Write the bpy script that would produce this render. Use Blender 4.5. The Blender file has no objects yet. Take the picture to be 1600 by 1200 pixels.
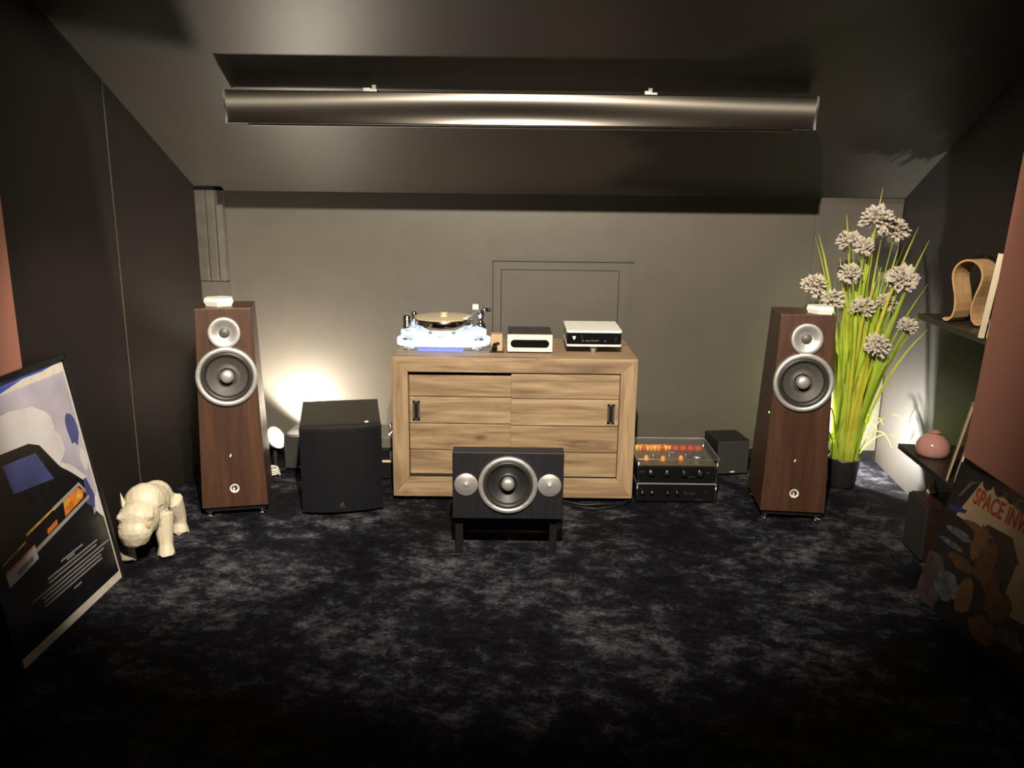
import bpy, bmesh, math, random
from mathutils import Vector, Matrix
random.seed(7)
C = bpy.context.scene
COL = C.collection
PI = math.pi
R = math.radians

# ------------------------------------------------------------------ camera
CAMH = 1.5
PITCH = R(13.5)
ROLL = 0.012
cam_d = bpy.data.cameras.new('camera')
cam_d.sensor_fit = 'HORIZONTAL'
cam_d.sensor_width = 36.0
cam_d.lens = 36.0 * 1300 / 1600
cam_d.clip_start = 0.02
cam = bpy.data.objects.new('camera', cam_d)
COL.objects.link(cam)
fw = Vector((0, math.cos(PITCH), -math.sin(PITCH)))
up0 = Vector((0, math.sin(PITCH), math.cos(PITCH)))
rt0 = Vector((1, 0, 0))
rt = rt0 * math.cos(ROLL) + up0 * math.sin(ROLL)
up = up0 * math.cos(ROLL) - rt0 * math.sin(ROLL)
m3 = Matrix((rt, up, -fw)).transposed()
cam.matrix_world = Matrix.Translation((0, 0, CAMH)) @ m3.to_4x4()
C.camera = cam

# ------------------------------------------------------------------ world, exposure, lights
w = bpy.data.worlds.new('world')
C.world = w
w.use_nodes = True
w.node_tree.nodes['Background'].inputs[0].default_value = (0.6, 0.75, 1.0, 1)
w.node_tree.nodes['Background'].inputs[1].default_value = 0.0
C.view_settings.view_transform = 'Standard'
C.view_settings.look = 'None'
C.view_settings.exposure = 0.0
C.view_settings.gamma = 1.0
C.view_settings.use_curve_mapping = False


def light(name, kind, loc, target, power, color, size=0.05, spot=None, blend=0.5):
    d = bpy.data.lights.new(name, kind)
    d.energy = power
    d.color = color
    if kind == 'AREA':
        d.shape = 'DISK'
        d.size = size
    else:
        d.shadow_soft_size = size
    if kind == 'SPOT':
        d.spot_size = R(spot)
        d.spot_blend = blend
    o = bpy.data.objects.new(name, d)
    COL.objects.link(o)
    o.location = loc
    if target is not None:
        o.rotation_euler = (Vector(target) - Vector(loc)).to_track_quat('-Z', 'Y').to_euler()
    return o


# ceiling spots of the listening room, above and just ahead of the camera
WARM = (1.0, 0.87, 0.69)
light('key_spot', 'SPOT', (0.03, 0.60, 2.78), (0.03, 3.60, 1.38), 1230, WARM, 0.025, 79, 0.85)
light('tower_spot', 'SPOT', (-0.05, 1.36, 2.83), (-1.41, 3.36, 0.38), 450, WARM, 0.03, 31, 0.5)
light('tower_spot', 'SPOT', (0.20, 1.36, 2.83), (1.84, 3.95, 0.88), 230, WARM, 0.03, 23, 0.5)
light('sideboard_spot', 'SPOT', (0.75, 1.70, 2.75), (0.10, 3.95, 0.55), 170, WARM, 0.03, 34, 0.7)
# floor lamps behind the two tower speakers
light('floor_lamp_beam', 'SPOT', (-1.205, 4.235, 0.225), (-0.90, 4.36, 0.66), 80, (1.0, 0.88, 0.70), 0.03, 168, 0.25)
light('plant_lamp_beam', 'SPOT', (1.630, 4.335, 0.200), (2.03, 4.24, 0.32), 205, (1.0, 0.95, 0.84), 0.02, 152, 0.85)


# ------------------------------------------------------------------ materials
def nt(name):
    m = bpy.data.materials.new(name)
    m.use_nodes = True
    t = m.node_tree
    return m, t, t.nodes['Principled BSDF']


def N(t, typ, **kw):
    n = t.nodes.new(typ)
    for k, v in kw.items():
        if k.startswith('i_'):
            n.inputs[k[2:].replace('_', ' ')].default_value = v
        else:
            setattr(n, k, v)
    return n


def ramp(t, fac, stops):
    r = N(t, 'ShaderNodeValToRGB')
    el = r.color_ramp.elements
    while len(el) > 1:
        el.remove(el[-1])
    for i, (p, c) in enumerate(stops):
        e = el[0] if i == 0 else el.new(p)
        e.position = p
        e.color = (c[0], c[1], c[2], 1)
    t.links.new(fac, r.inputs[0])
    return r.outputs[0]


def mat(name, col, rough=0.5, metal=0.0, var=0.08, scale=30.0, bump=0.0, coat=0.0, emit=None, estr=0.0, spec=0.5):
    m, t, b = nt(name)
    b.inputs['Roughness'].default_value = rough
    b.inputs['Metallic'].default_value = metal
    b.inputs['Coat Weight'].default_value = coat
    b.inputs['Specular IOR Level'].default_value = spec
    tc = N(t, 'ShaderNodeTexCoord')
    nz = N(t, 'ShaderNodeTexNoise', i_Scale=scale, i_Detail=4.0)
    t.links.new(tc.outputs['Object'], nz.inputs['Vector'])
    lo = [max(0, c * (1 - var)) for c in col]
    hi = [min(1, c * (1 + var)) for c in col]
    t.links.new(ramp(t, nz.outputs[0], [(0.3, lo), (0.7, hi)]), b.inputs['Base Color'])
    if bump:
        bp = N(t, 'ShaderNodeBump', i_Strength=bump, i_Distance=0.002)
        t.links.new(nz.outputs[0], bp.inputs['Height'])
        t.links.new(bp.outputs[0], b.inputs['Normal'])
    if emit:
        b.inputs['Emission Color'].default_value = (*emit, 1)
        b.inputs['Emission Strength'].default_value = estr
    return m


def wood(name, dark, mid, lightc, axis='X', scale=1.0, rough=0.5, coat=0.0, knots=False):
    m, t, b = nt(name)
    b.inputs['Roughness'].default_value = rough
    b.inputs['Coat Weight'].default_value = coat
    b.inputs['Coat Roughness'].default_value = 0.25
    tc = N(t, 'ShaderNodeTexCoord')
    mp = N(t, 'ShaderNodeMapping')
    s = {'X': (1.6, 22, 22), 'Y': (22, 1.6, 22), 'Z': (22, 22, 1.6)}[axis]
    mp.inputs['Scale'].default_value = [v * scale for v in s]
    t.links.new(tc.outputs['Object'], mp.inputs['Vector'])
    n1 = N(t, 'ShaderNodeTexNoise', i_Scale=1.0, i_Detail=6.0, i_Roughness=0.62, i_Distortion=0.9)
    t.links.new(mp.outputs[0], n1.inputs['Vector'])
    col = ramp(t, n1.outputs[0], [(0.28, dark), (0.5, mid), (0.72, lightc)])
    mp2 = N(t, 'ShaderNodeMapping')
    mp2.inputs['Scale'].default_value = [v * scale * 4 for v in s]
    t.links.new(tc.outputs['Object'], mp2.inputs['Vector'])
    n2 = N(t, 'ShaderNodeTexNoise', i_Scale=1.0, i_Detail=3.0)
    t.links.new(mp2.outputs[0], n2.inputs['Vector'])
    mx = N(t, 'ShaderNodeMix', data_type='RGBA', blend_type='MULTIPLY')
    mx.inputs[0].default_value = 0.45
    t.links.new(col, mx.inputs[6])
    t.links.new(ramp(t, n2.outputs[0], [(0.3, (0.62, 0.58, 0.55)), (0.6, (1, 1, 1))]), mx.inputs[7])
    out = mx.outputs[2]
    if knots:
        n3 = N(t, 'ShaderNodeTexVoronoi', i_Scale=1.0)
        mp3 = N(t, 'ShaderNodeMapping')
        mp3.inputs['Scale'].default_value = {'X': (3.2, 7, 7), 'Y': (7, 3.2, 7), 'Z': (7, 7, 3.2)}[axis]
        t.links.new(tc.outputs['Object'], mp3.inputs['Vector'])
        t.links.new(mp3.outputs[0], n3.inputs['Vector'])
        k = N(t, 'ShaderNodeMix', data_type='RGBA', blend_type='MULTIPLY')
        k.inputs[0].default_value = 0.8
        t.links.new(out, k.inputs[6])
        t.links.new(ramp(t, n3.outputs['Distance'], [(0.02, (0.35, 0.24, 0.16)), (0.14, (1, 1, 1))]), k.inputs[7])
        out = k.outputs[2]
    t.links.new(out, b.inputs['Base Color'])
    bp = N(t, 'ShaderNodeBump', i_Strength=0.15, i_Distance=0.002)
    t.links.new(n1.outputs[0], bp.inputs['Height'])
    t.links.new(bp.outputs[0], b.inputs['Normal'])
    return m


def clear(name, tint=(0.9, 0.95, 0.95), emit=None, estr=0.0, opacity=0.12, rough=0.03):
    """thin clear acrylic: see-through, shiny, optionally edge lit"""
    m, t, b = nt(name)
    b.inputs['Base Color'].default_value = (*tint, 1)
    b.inputs['Roughness'].default_value = rough
    if emit:
        b.inputs['Emission Color'].default_value = (*emit, 1)
        b.inputs['Emission Strength'].default_value = estr
    tr = N(t, 'ShaderNodeBsdfTransparent')
    tr.inputs[0].default_value = (*tint, 1)
    mx = N(t, 'ShaderNodeMixShader')
    lw = N(t, 'ShaderNodeLayerWeight', i_Blend=0.5)
    fr = N(t, 'ShaderNodeMath', operation='POWER')
    fr.inputs[1].default_value = 5.0
    t.links.new(lw.outputs['Facing'], fr.inputs[0])
    ad = N(t, 'ShaderNodeMath', operation='ADD', use_clamp=True)
    ad.inputs[1].default_value = opacity
    t.links.new(fr.outputs[0], ad.inputs[0])
    t.links.new(ad.outputs[0], mx.inputs[0])
    t.links.new(tr.outputs[0], mx.inputs[1])
    if emit:
        t.links.new(b.outputs[0], mx.inputs[2])
    else:
        gl = N(t, 'ShaderNodeBsdfGlossy')
        gl.inputs['Roughness'].default_value = rough
        t.links.new(gl.outputs[0], mx.inputs[2])
    t.links.new(mx.outputs[0], t.nodes['Material Output'].inputs['Surface'])
    return m


def carpet_mat():
    m, t, b = nt('crushed_carpet')
    b.inputs['Roughness'].default_value = 0.75
    b.inputs['Sheen Weight'].default_value = 0.0
    b.inputs['Sheen Roughness'].default_value = 0.4
    b.inputs['Specular IOR Level'].default_value = 0.06
    tc = N(t, 'ShaderNodeTexCoord')
    mp = N(t, 'ShaderNodeMapping')
    mp.inputs['Rotation'].default_value = (0, 0, 0.5)
    mp.inputs['Scale'].default_value = (0.8, 1.0, 1)
    t.links.new(tc.outputs['Object'], mp.inputs['Vector'])
    n1 = N(t, 'ShaderNodeTexNoise', i_Scale=11.0, i_Detail=12.0, i_Roughness=0.80, i_Distortion=0.2)
    t.links.new(mp.outputs[0], n1.inputs['Vector'])
    n2 = N(t, 'ShaderNodeTexNoise', i_Scale=2.2, i_Detail=3.0)
    t.links.new(tc.outputs['Object'], n2.inputs['Vector'])
    ad = N(t, 'ShaderNodeMath', operation='MULTIPLY_ADD')
    ad.inputs[1].default_value = 0.45
    t.links.new(n2.outputs[0], ad.inputs[0])
    t.links.new(n1.outputs[0], ad.inputs[2])
    col = ramp(t, ad.outputs[0], [(0.62, (0.0033, 0.0035, 0.0052)), (0.73, (0.0088, 0.0094, 0.0138)), (0.81, (0.042, 0.043, 0.052)), (0.93, (0.120, 0.117, 0.122))])
    n4 = N(t, 'ShaderNodeTexNoise', i_Scale=75.0, i_Detail=4.0, i_Roughness=0.7)
    t.links.new(tc.outputs['Object'], n4.inputs['Vector'])
    mx = N(t, 'ShaderNodeMix', data_type='RGBA', blend_type='MULTIPLY')
    mx.inputs[0].default_value = 1.0
    t.links.new(col, mx.inputs[6])
    t.links.new(ramp(t, n4.outputs[0], [(0.3, (0.35, 0.35, 0.38)), (0.62, (1.35, 1.3, 1.3)), (0.74, (2.4, 2.3, 2.2))]), mx.inputs[7])
    t.links.new(mx.outputs[2], b.inputs['Base Color'])
    n3 = N(t, 'ShaderNodeTexNoise', i_Scale=260.0, i_Detail=2.0)
    t.links.new(tc.outputs['Object'], n3.inputs['Vector'])
    bp = N(t, 'ShaderNodeBump', i_Strength=0.5, i_Distance=0.004)
    t.links.new(n3.outputs[0], bp.inputs['Height'])
    bp2 = N(t, 'ShaderNodeBump', i_Strength=0.4, i_Distance=0.02)
    t.links.new(n1.outputs[0], bp2.inputs['Height'])
    t.links.new(bp.outputs[0], bp2.inputs['Normal'])
    t.links.new(bp2.outputs[0], b.inputs['Normal'])
    return m


def brushed(name, col, rough=0.3, metal=1.0, axis='X'):
    m, t, b = nt(name)
    b.inputs['Metallic'].default_value = metal
    tc = N(t, 'ShaderNodeTexCoord')
    mp = N(t, 'ShaderNodeMapping')
    mp.inputs['Scale'].default_value = {'X': (2, 200, 200), 'Z': (200, 200, 2)}[axis]
    t.links.new(tc.outputs['Object'], mp.inputs['Vector'])
    n = N(t, 'ShaderNodeTexNoise', i_Scale=1.0, i_Detail=2.0)
    t.links.new(mp.outputs[0], n.inputs['Vector'])
    t.links.new(ramp(t, n.outputs[0], [(0.3, [c * 0.85 for c in col]), (0.7, col)]), b.inputs['Base Color'])
    r = N(t, 'ShaderNodeMapRange')
    r.inputs[3].default_value = rough * 0.8
    r.inputs[4].default_value = rough * 1.2
    t.links.new(n.outputs[0], r.inputs[0])
    t.links.new(r.outputs[0], b.inputs['Roughness'])
    return m


M = {}
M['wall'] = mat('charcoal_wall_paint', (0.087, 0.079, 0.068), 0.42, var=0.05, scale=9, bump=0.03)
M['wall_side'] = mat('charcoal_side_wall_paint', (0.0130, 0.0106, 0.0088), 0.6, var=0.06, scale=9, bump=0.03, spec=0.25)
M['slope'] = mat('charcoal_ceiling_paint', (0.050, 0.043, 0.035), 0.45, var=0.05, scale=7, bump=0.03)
M['hatch'] = mat('hatch_paint', (0.082, 0.075, 0.065), 0.45, var=0.05, scale=9)
M['groove'] = mat('joint_dark', (0.012, 0.011, 0.010), 0.8)
M['seam'] = mat('joint_bead', (0.07, 0.062, 0.05), 0.6)
M['post'] = mat('post_paint', (0.095, 0.088, 0.078), 0.3, var=0.15, scale=14)
M['carpet'] = carpet_mat()
M['felt'] = mat('mauve_felt', (0.33, 0.14, 0.10), 0.9, var=0.05, scale=120, bump=0.2)
M['walnut'] = wood('walnut_veneer', (0.030, 0.0128, 0.0068), (0.049, 0.0212, 0.0112), (0.071, 0.032, 0.0168), 'Z', 0.9, 0.45, 0.08)
M['teak'] = wood('teak_boards', (0.105, 0.064, 0.034), (0.275, 0.190, 0.110), (0.41, 0.30, 0.19), 'X', 1.0, 0.55, knots=True)
M['teak_v'] = wood('teak_uprights', (0.115, 0.070, 0.038), (0.275, 0.190, 0.110), (0.40, 0.29, 0.18), 'Z', 1.0, 0.55, knots=True)
M['ply'] = wood('bent_plywood', (0.34, 0.20, 0.09), (0.42, 0.26, 0.125), (0.48, 0.31, 0.16), 'Z', 0.8, 0.45)
M['alu'] = brushed('brushed_aluminium', (0.70, 0.70, 0.69), 0.40, 0.8)
M['chrome'] = mat('chrome', (0.85, 0.85, 0.86), 0.12, 1.0, var=0.02)
M['steel'] = brushed('dull_steel', (0.42, 0.41, 0.39), 0.38)
M['rubber'] = mat('black_rubber', (0.018, 0.017, 0.016), 0.45, var=0.1)
M['cone'] = mat('grey_cone_pulp', (0.048, 0.045, 0.041), 0.6, var=0.15, scale=80, bump=0.1)
M['cone_dark'] = mat('black_cone_pulp', (0.014, 0.014, 0.015), 0.5, var=0.15, scale=80, bump=0.1)
M['mesh'] = mat('dome_mesh', (0.085, 0.08, 0.072), 0.5, 0.3, var=0.3, scale=500)
M['black'] = mat('satin_black', (0.007, 0.007, 0.008), 0.45, var=0.1, spec=0.3)
M['black_gloss'] = mat('gloss_black', (0.006, 0.006, 0.007), 0.12, var=0.1)
M['black_blue'] = mat('blue_black_lacquer', (0.0055, 0.006, 0.008), 0.45, var=0.1, spec=0.25)
M['sub_top'] = mat('black_vinyl_top', (0.014, 0.0125, 0.010), 0.36, var=0.06, scale=200, spec=0.3)
M['cloth'] = mat('grey_grille_cloth', (0.018, 0.0175, 0.017), 0.85, var=0.2, scale=400, bump=0.2)
M['black_ash'] = wood('black_ash', (0.0045, 0.0048, 0.0075), (0.0065, 0.007, 0.0105), (0.010, 0.0105, 0.015), 'Z', 1.2, 0.5)
M['white'] = mat('white_plastic', (0.68, 0.66, 0.61), 0.4, var=0.02)
M['silver'] = mat('silver_top', (0.80, 0.81, 0.76), 0.4, 0.0, var=0.02)
M['statue'] = mat('cream_resin', (0.57, 0.52, 0.40), 0.5, var=0.05, scale=12)
M['gold'] = brushed('champagne_platter', (0.62, 0.54, 0.36), 0.45, 0.25)
M['acryl_glow'] = clear('lit_acrylic', (0.85, 0.92, 1.0), (0.70, 0.82, 1.0), 0.75, 0.30)
M['acryl'] = clear('clear_acrylic', (0.97, 0.98, 1.0), None, 0, 0.03, 0.03)
M['acryl_blue'] = clear('blue_lit_acrylic', (0.30, 0.36, 0.75), (0.28, 0.34, 1.0), 0.62, 0.45)
M['led'] = mat('white_led', (0.9, 0.95, 1.0), 0.4, emit=(0.78, 0.87, 1.0), estr=1.6)
M['bulb'] = mat('lamp_face', (1, 0.95, 0.85), 0.4, emit=(1.0, 0.88, 0.66), estr=9.0)
M['bulb2'] = mat('plant_lamp_face', (1, 0.97, 0.9), 0.4, emit=(1.0, 0.94, 0.8), estr=6.0)
M['green_led'] = mat('green_led', (0.5, 0.9, 0.4), 0.4, emit=(0.65, 0.9, 0.35), estr=0.8)
M['screen_case'] = mat('anodised_case', (0.40, 0.375, 0.335), 0.47, 1.0, var=0.03, scale=3)
_m = M['screen_case'].node_tree
_p = _m.nodes['Principled BSDF']
_t = N(_m, 'ShaderNodeTangent', direction_type='RADIAL', axis='X')
_m.links.new(_t.outputs[0], _p.inputs['Tangent'])
_p.inputs['Anisotropic'].default_value = 0.8
_p.inputs['Anisotropic Rotation'].default_value = 0.25
M['pink'] = mat('pink_glaze', (0.46, 0.235, 0.205), 0.12, var=0.04, scale=8, coat=0.4)
M['cream_card'] = mat('cream_card', (0.62, 0.54, 0.40), 0.6, var=0.06)
M['tan_card'] = mat('tan_card', (0.42, 0.31, 0.18), 0.6, var=0.1)
M['shelf'] = mat('shelf_board', (0.020, 0.016, 0.0135), 0.35, var=0.15, scale=15)
M['red_wood'] = wood('red_black_wood', (0.020, 0.008, 0.007), (0.032, 0.013, 0.010), (0.045, 0.018, 0.014), 'X', 1.0, 0.4)
M['pot'] = mat('black_pot', (0.014, 0.014, 0.014), 0.35)
M['soil'] = mat('pot_filling', (0.04, 0.05, 0.015), 0.9, var=0.4, bump=0.5)
M['pcb'] = mat('circuit_board', (0.10, 0.085, 0.05), 0.4, var=0.6, scale=150)
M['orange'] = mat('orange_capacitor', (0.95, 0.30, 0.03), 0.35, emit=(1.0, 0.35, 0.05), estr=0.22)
M['yellow'] = mat('yellow_capacitor', (0.95, 0.62, 0.08), 0.35)
M['red'] = mat('red_capacitor', (0.75, 0.08, 0.045), 0.35)
M['petal'] = mat('dry_petal', (0.44, 0.395, 0.33), 0.8, var=0.15, scale=60)
M['cable_w'] = mat('white_cable', (0.7, 0.68, 0.64), 0.5)
M['grey_box'] = mat('grey_metal_box', (0.11, 0.105, 0.10), 0.4)
for i, c in enumerate([(0.30, 0.42, 0.035), (0.42, 0.52, 0.06), (0.15, 0.25, 0.02), (0.60, 0.55, 0.06)]):
    m, t, b = nt('grass_blade_%s' % 'abcd'[i])
    tc = N(t, 'ShaderNodeTexCoord')
    nz = N(t, 'ShaderNodeTexNoise', i_Scale=8.0)
    t.links.new(tc.outputs['Object'], nz.inputs['Vector'])
    t.links.new(ramp(t, nz.outputs[0], [(0.3, [x * 0.75 for x in c]), (0.7, [min(1, x * 1.2) for x in c])]), b.inputs['Base Color'])
    b.inputs['Roughness'].default_value = 0.45
    tl = N(t, 'ShaderNodeBsdfTranslucent')
    tl.inputs[0].default_value = (c[0] * 1.2, c[1] * 1.2, c[2], 1)
    mx = N(t, 'ShaderNodeMixShader')
    mx.inputs[0].default_value = 0.35
    t.links.new(b.outputs[0], mx.inputs[1])
    t.links.new(tl.outputs[0], mx.inputs[2])
    t.links.new(mx.outputs[0], t.nodes['Material Output'].inputs['Surface'])
    M['blade%d' % i] = m


# ------------------------------------------------------------------ mesh helpers
class MB:
    def __init__(self):
        self.bm = bmesh.new()
        self.mi = 0
        self.smooth = False

    def poly(self, pts, smooth=None):
        vs = [self.bm.verts.new(p) for p in pts]
        f = self.bm.faces.new(vs)
        f.material_index = self.mi
        f.smooth = self.smooth if smooth is None else smooth
        return f

    def mesh(self, verts, faces, smooth=False):
        vs = [self.bm.verts.new(v) for v in verts]
        for f in faces:
            try:
                q = self.bm.faces.new([vs[i] for i in f])
                q.material_index = self.mi
                q.smooth = smooth
            except ValueError:
                pass
        return vs

    def box(self, x0, x1, y0, y1, z0, z1, mtx=None, bev=0.0):
        vs = [Vector((x, y, z)) for z in (z0, z1) for y in (y0, y1) for x in (x0, x1)]
        if mtx is not None:
            vs = [mtx @ v for v in vs]
        fs = [(0, 2, 3, 1), (4, 5, 7, 6), (0, 1, 5, 4), (1, 3, 7, 5), (3, 2, 6, 7), (2, 0, 4, 6)]
        bv = self.mesh(vs, fs)
        if bev:
            es = {e for v in bv for e in v.link_edges}
            r = bmesh.ops.bevel(self.bm, geom=list(es), offset=bev, segments=2, profile=0.5, affect='EDGES')
            for f in r['faces']:
                f.material_index = self.mi
        return self

    def hexa(self, bottom, top, bev=0.0):
        """bottom, top: four points each, same winding (ccw from above)"""
        vs = list(bottom) + list(top)
        fs = [(3, 2, 1, 0), (4, 5, 6, 7), (0, 1, 5, 4), (1, 2, 6, 5), (2, 3, 7, 6), (3, 0, 4, 7)]
        bv = self.mesh(vs, fs)
        if bev:
            es = {e for v in bv for e in v.link_edges}
            r = bmesh.ops.bevel(self.bm, geom=list(es), offset=bev, segments=2, profile=0.5, affect='EDGES')
            for f in r['faces']:
                f.material_index = self.mi
        return self

    def lathe(self, prof, mtx=None, seg=32, smooth=True, caps=True):
        """prof: (radius, height) along local z"""
        mtx = mtx or Matrix.Identity(4)
        rings = []
        for r, h in prof:
            if r < 1e-6:
                rings.append([self.bm.verts.new(mtx @ Vector((0, 0, h)))])
            else:
                rings.append([self.bm.verts.new(mtx @ Vector((r * math.cos(2 * PI * k / seg), r * math.sin(2 * PI * k / seg), h))) for k in range(seg)])
        for a, b in zip(rings, rings[1:]):
            for k in range(seg):
                l = (k + 1) % seg
                if len(a) == 1 and len(b) == 1:
                    continue
                if len(a) == 1:
                    q = [a[0], b[l], b[k]]
                elif len(b) == 1:
                    q = [a[k], a[l], b[0]]
                else:
                    q = [a[k], a[l], b[l], b[k]]
                f = self.bm.faces.new(q)
                f.smooth = smooth
                f.material_index = self.mi
        if caps:
            for rg, rev in ((rings[0], True), (rings[-1], False)):
                if len(rg) > 1:
                    f = self.bm.faces.new(list(reversed(rg)) if rev else rg)
                    f.material_index = self.mi
        return self

    def cyl(self, p0, p1, r, seg=16, r1=None):
        p0, p1 = Vector(p0), Vector(p1)
        d = p1 - p0
        q = d.to_track_quat('Z', 'Y').to_matrix().to_4x4()
        return self.lathe([(r, 0), (r if r1 is None else r1, d.length)], Matrix.Translation(p0) @ q, seg)

    def tube(self, pts, r, seg=8):
        pts = [Vector(p) for p in pts]
        rings = []
        prev = None
        for i, p in enumerate(pts):
            t = (pts[min(i + 1, len(pts) - 1)] - pts[max(i - 1, 0)]).normalized()
            a = prev if prev is not None else (Vector((0, 0, 1)) if abs(t.z) < 0.9 else Vector((1, 0, 0)))
            n = (a - t * a.dot(t)).normalized()
            prev = n
            b = t.cross(n)
            rr = r(i / (len(pts) - 1)) if callable(r) else r
            rings.append([self.bm.verts.new(p + n * rr * math.cos(2 * PI * k / seg) + b * rr * math.sin(2 * PI * k / seg)) for k in range(seg)])
        for a, b in zip(rings, rings[1:]):
            for k in range(seg):
                l = (k + 1) % seg
                f = self.bm.faces.new([a[k], a[l], b[l], b[k]])
                f.smooth = True
                f.material_index = self.mi
        for rg in (list(reversed(rings[0])), rings[-1]):
            f = self.bm.faces.new(rg)
            f.material_index = self.mi
        return self

    def prism(self, outline, h0, h1, fn, smooth_side=False):
        """outline of (u, v); fn(u, v, h) -> xyz"""
        a = [self.bm.verts.new(fn(u, v, h0)) for u, v in outline]
        b = [self.bm.verts.new(fn(u, v, h1)) for u, v in outline]
        n = len(outline)
        for k in range(n):
            l = (k + 1) % n
            f = self.bm.faces.new([a[k], a[l], b[l], b[k]])
            f.smooth = smooth_side
            f.material_index = self.mi
        for rg in (list(reversed(a)), b):
            f = self.bm.faces.new(rg)
            f.material_index = self.mi
        return self

    def build(self, name, mats, parent=None, fixn=True):
        if fixn:
            bmesh.ops.recalc_face_normals(self.bm, faces=self.bm.faces)
        me = bpy.data.meshes.new(name)
        self.bm.to_mesh(me)
        self.bm.free()
        for m_ in (mats if isinstance(mats, (list, tuple)) else [mats]):
            me.materials.append(m_)
        o = bpy.data.objects.new(name, me)
        COL.objects.link(o)
        if parent is not None:
            o.parent = parent
        return o


def tag(o, label, cat=None, group=None, kind=None):
    if label:
        o['label'] = label
    if cat:
        o['category'] = cat
    if group:
        o['group'] = group
    if kind:
        o['kind'] = kind
    return o


def thing(name, loc, rz, label, cat, group=None):
    o = bpy.data.objects.new(name, None)
    o.empty_display_size = 0.05
    COL.objects.link(o)
    o.location = loc
    o.rotation_euler = (0, 0, rz)
    return tag(o, label, cat, group)


def struct(name, mb, mats):
    o = mb.build(name, mats)
    o['kind'] = 'structure'
    return o


def copy_tree(o, parent=None):
    c = o.copy()
    COL.objects.link(c)
    if parent is not None:
        c.parent = parent
    for ch in list(o.children):
        copy_tree(ch, c)
    return c


def rrect(x0, x1, y0, y1, r, n=5):
    out = []
    for cx, cy, a0 in ((x1 - r, y0 + r, -90), (x1 - r, y1 - r, 0), (x0 + r, y1 - r, 90), (x0 + r, y0 + r, 180)):
        for k in range(n + 1):
            a = R(a0 + 90 * k / n)
            out.append((cx + r * math.cos(a), cy + r * math.sin(a)))
    return out


YZ = lambda u, v, h: (h, u, v)
XZ = lambda u, v, h: (u, h, v)
XY = lambda u, v, h: (u, v, h)

# ------------------------------------------------------------------ room shell
YB = 4.50          # back wall
XL = -1.67         # left wall
YF = -1.6          # wall behind the camera
KZ = 1.45          # top of the knee wall
SL = 0.46          # slope of the roof
ZF = 2.95          # flat ceiling
YC = YB - (ZF - KZ) / SL


def xr(y):         # right wall runs in slightly towards the camera
    return 2.06 - 0.10 * (YB - y)


b = MB()
b.poly([(XL - .1, YF - .1, 0), (xr(YF) + .3, YF - .1, 0), (2.2, YB + .1, 0), (XL - .1, YB + .1, 0)])
struct('floor', b, M['carpet'])
b = MB()
b.box(XL - .1, 2.2, YB, YB + .08, -.02, KZ + .05)
struct('wall_back', b, M['wall'])
b = MB()
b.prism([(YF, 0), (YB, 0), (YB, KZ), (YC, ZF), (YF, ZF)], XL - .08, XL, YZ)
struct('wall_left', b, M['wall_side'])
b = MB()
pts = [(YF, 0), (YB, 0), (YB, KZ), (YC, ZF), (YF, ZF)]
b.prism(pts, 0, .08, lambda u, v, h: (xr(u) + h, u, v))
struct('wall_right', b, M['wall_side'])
b = MB()
b.box(XL - .1, 2.6, YF - .08, YF, 0, ZF)
struct('wall_front', b, M['wall_side'])
b = MB()
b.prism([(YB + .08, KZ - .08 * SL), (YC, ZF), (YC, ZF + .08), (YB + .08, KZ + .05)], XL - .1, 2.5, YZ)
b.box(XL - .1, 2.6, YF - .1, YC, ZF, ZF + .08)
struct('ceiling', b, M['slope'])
# added beam out of view, keeps the key spot's light off the sloping ceiling
b = MB()
b.box(XL, xr(1.2), 1.17, 1.23, 2.598, ZF)
struct('added_shade_beam', b, M['slope'])
# thin vertical joint bead on the side wall
b = MB()
b.box(XL, XL + .003, 3.538, 3.543, 0.0, 1.99)
struct('trim_1', b, M['seam'])
# boxed corner post on the left end of the back wall
b = MB()
prof = [(XL, 0), (XL, -.05), (XL + .045, -.055), (XL + .052, -.046), (XL + .060, -.055), (XL + .095, -.055), (XL + .102, -.046), (XL + .110, -.055), (XL + .142, -.05), (XL + .142, 0)]
b.prism([(x, YB + y) for x, y in prof], 0.98, 1.452, XY)
post = struct('trim_2', b, M['post'])
b = MB()
b.box(XL, XL + .142, YB - .045, YB, 0, .975)
struct('trim_3', b, M['wall'])
b = MB()
b.box(1.600, 2.055, YB - .012, YB, .06, 1.425, bev=.002)
struct('trim_5', b, M['wall'])
b = MB()
b.box(XL, 2.04, YB - .014, YB, 0, .06)
struct('baseboard_back', b, M['black'])
# access hatch in the back wall: frame and leaf
d = tag(bpy.data.objects.new('door_1', None), None, None, None, 'structure')
COL.objects.link(d)
hx0, hx1, hz1 = -.112, .617, 1.10
b = MB()
b.box(hx0, hx1, YB - .008, YB, hz1 - .004, hz1)
b.box(hx0, hx0 + .004, YB - .008, YB, .06, hz1)
b.box(hx1 - .055, hx1 + .03, YB - .006, YB, hz1 - .003, hz1)
b.build('frame_edge', M['groove'], d)
b = MB()
b.box(hx0 + .004, hx1, YB - .006, YB, hz1 - .045, hz1 - .004)
b.box(hx0 + .004, hx0 + .045, YB - .006, YB, .06, hz1 - .045)
b.box(hx1 - .045, hx1, YB - .006, YB, .06, hz1 - .045)
b.build('frame', M['hatch'], d)
b = MB()
b.box(hx0 + .049, hx1 - .049, YB - .004, YB, .06, hz1 - .049)
b.build('leaf', M['hatch'], d)
b = MB()
b.box(hx0 + .045, hx1 - .045, YB - .0025, YB, .06, hz1 - .045)
b.build('shadow_gap', M['groove'], d)

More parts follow.
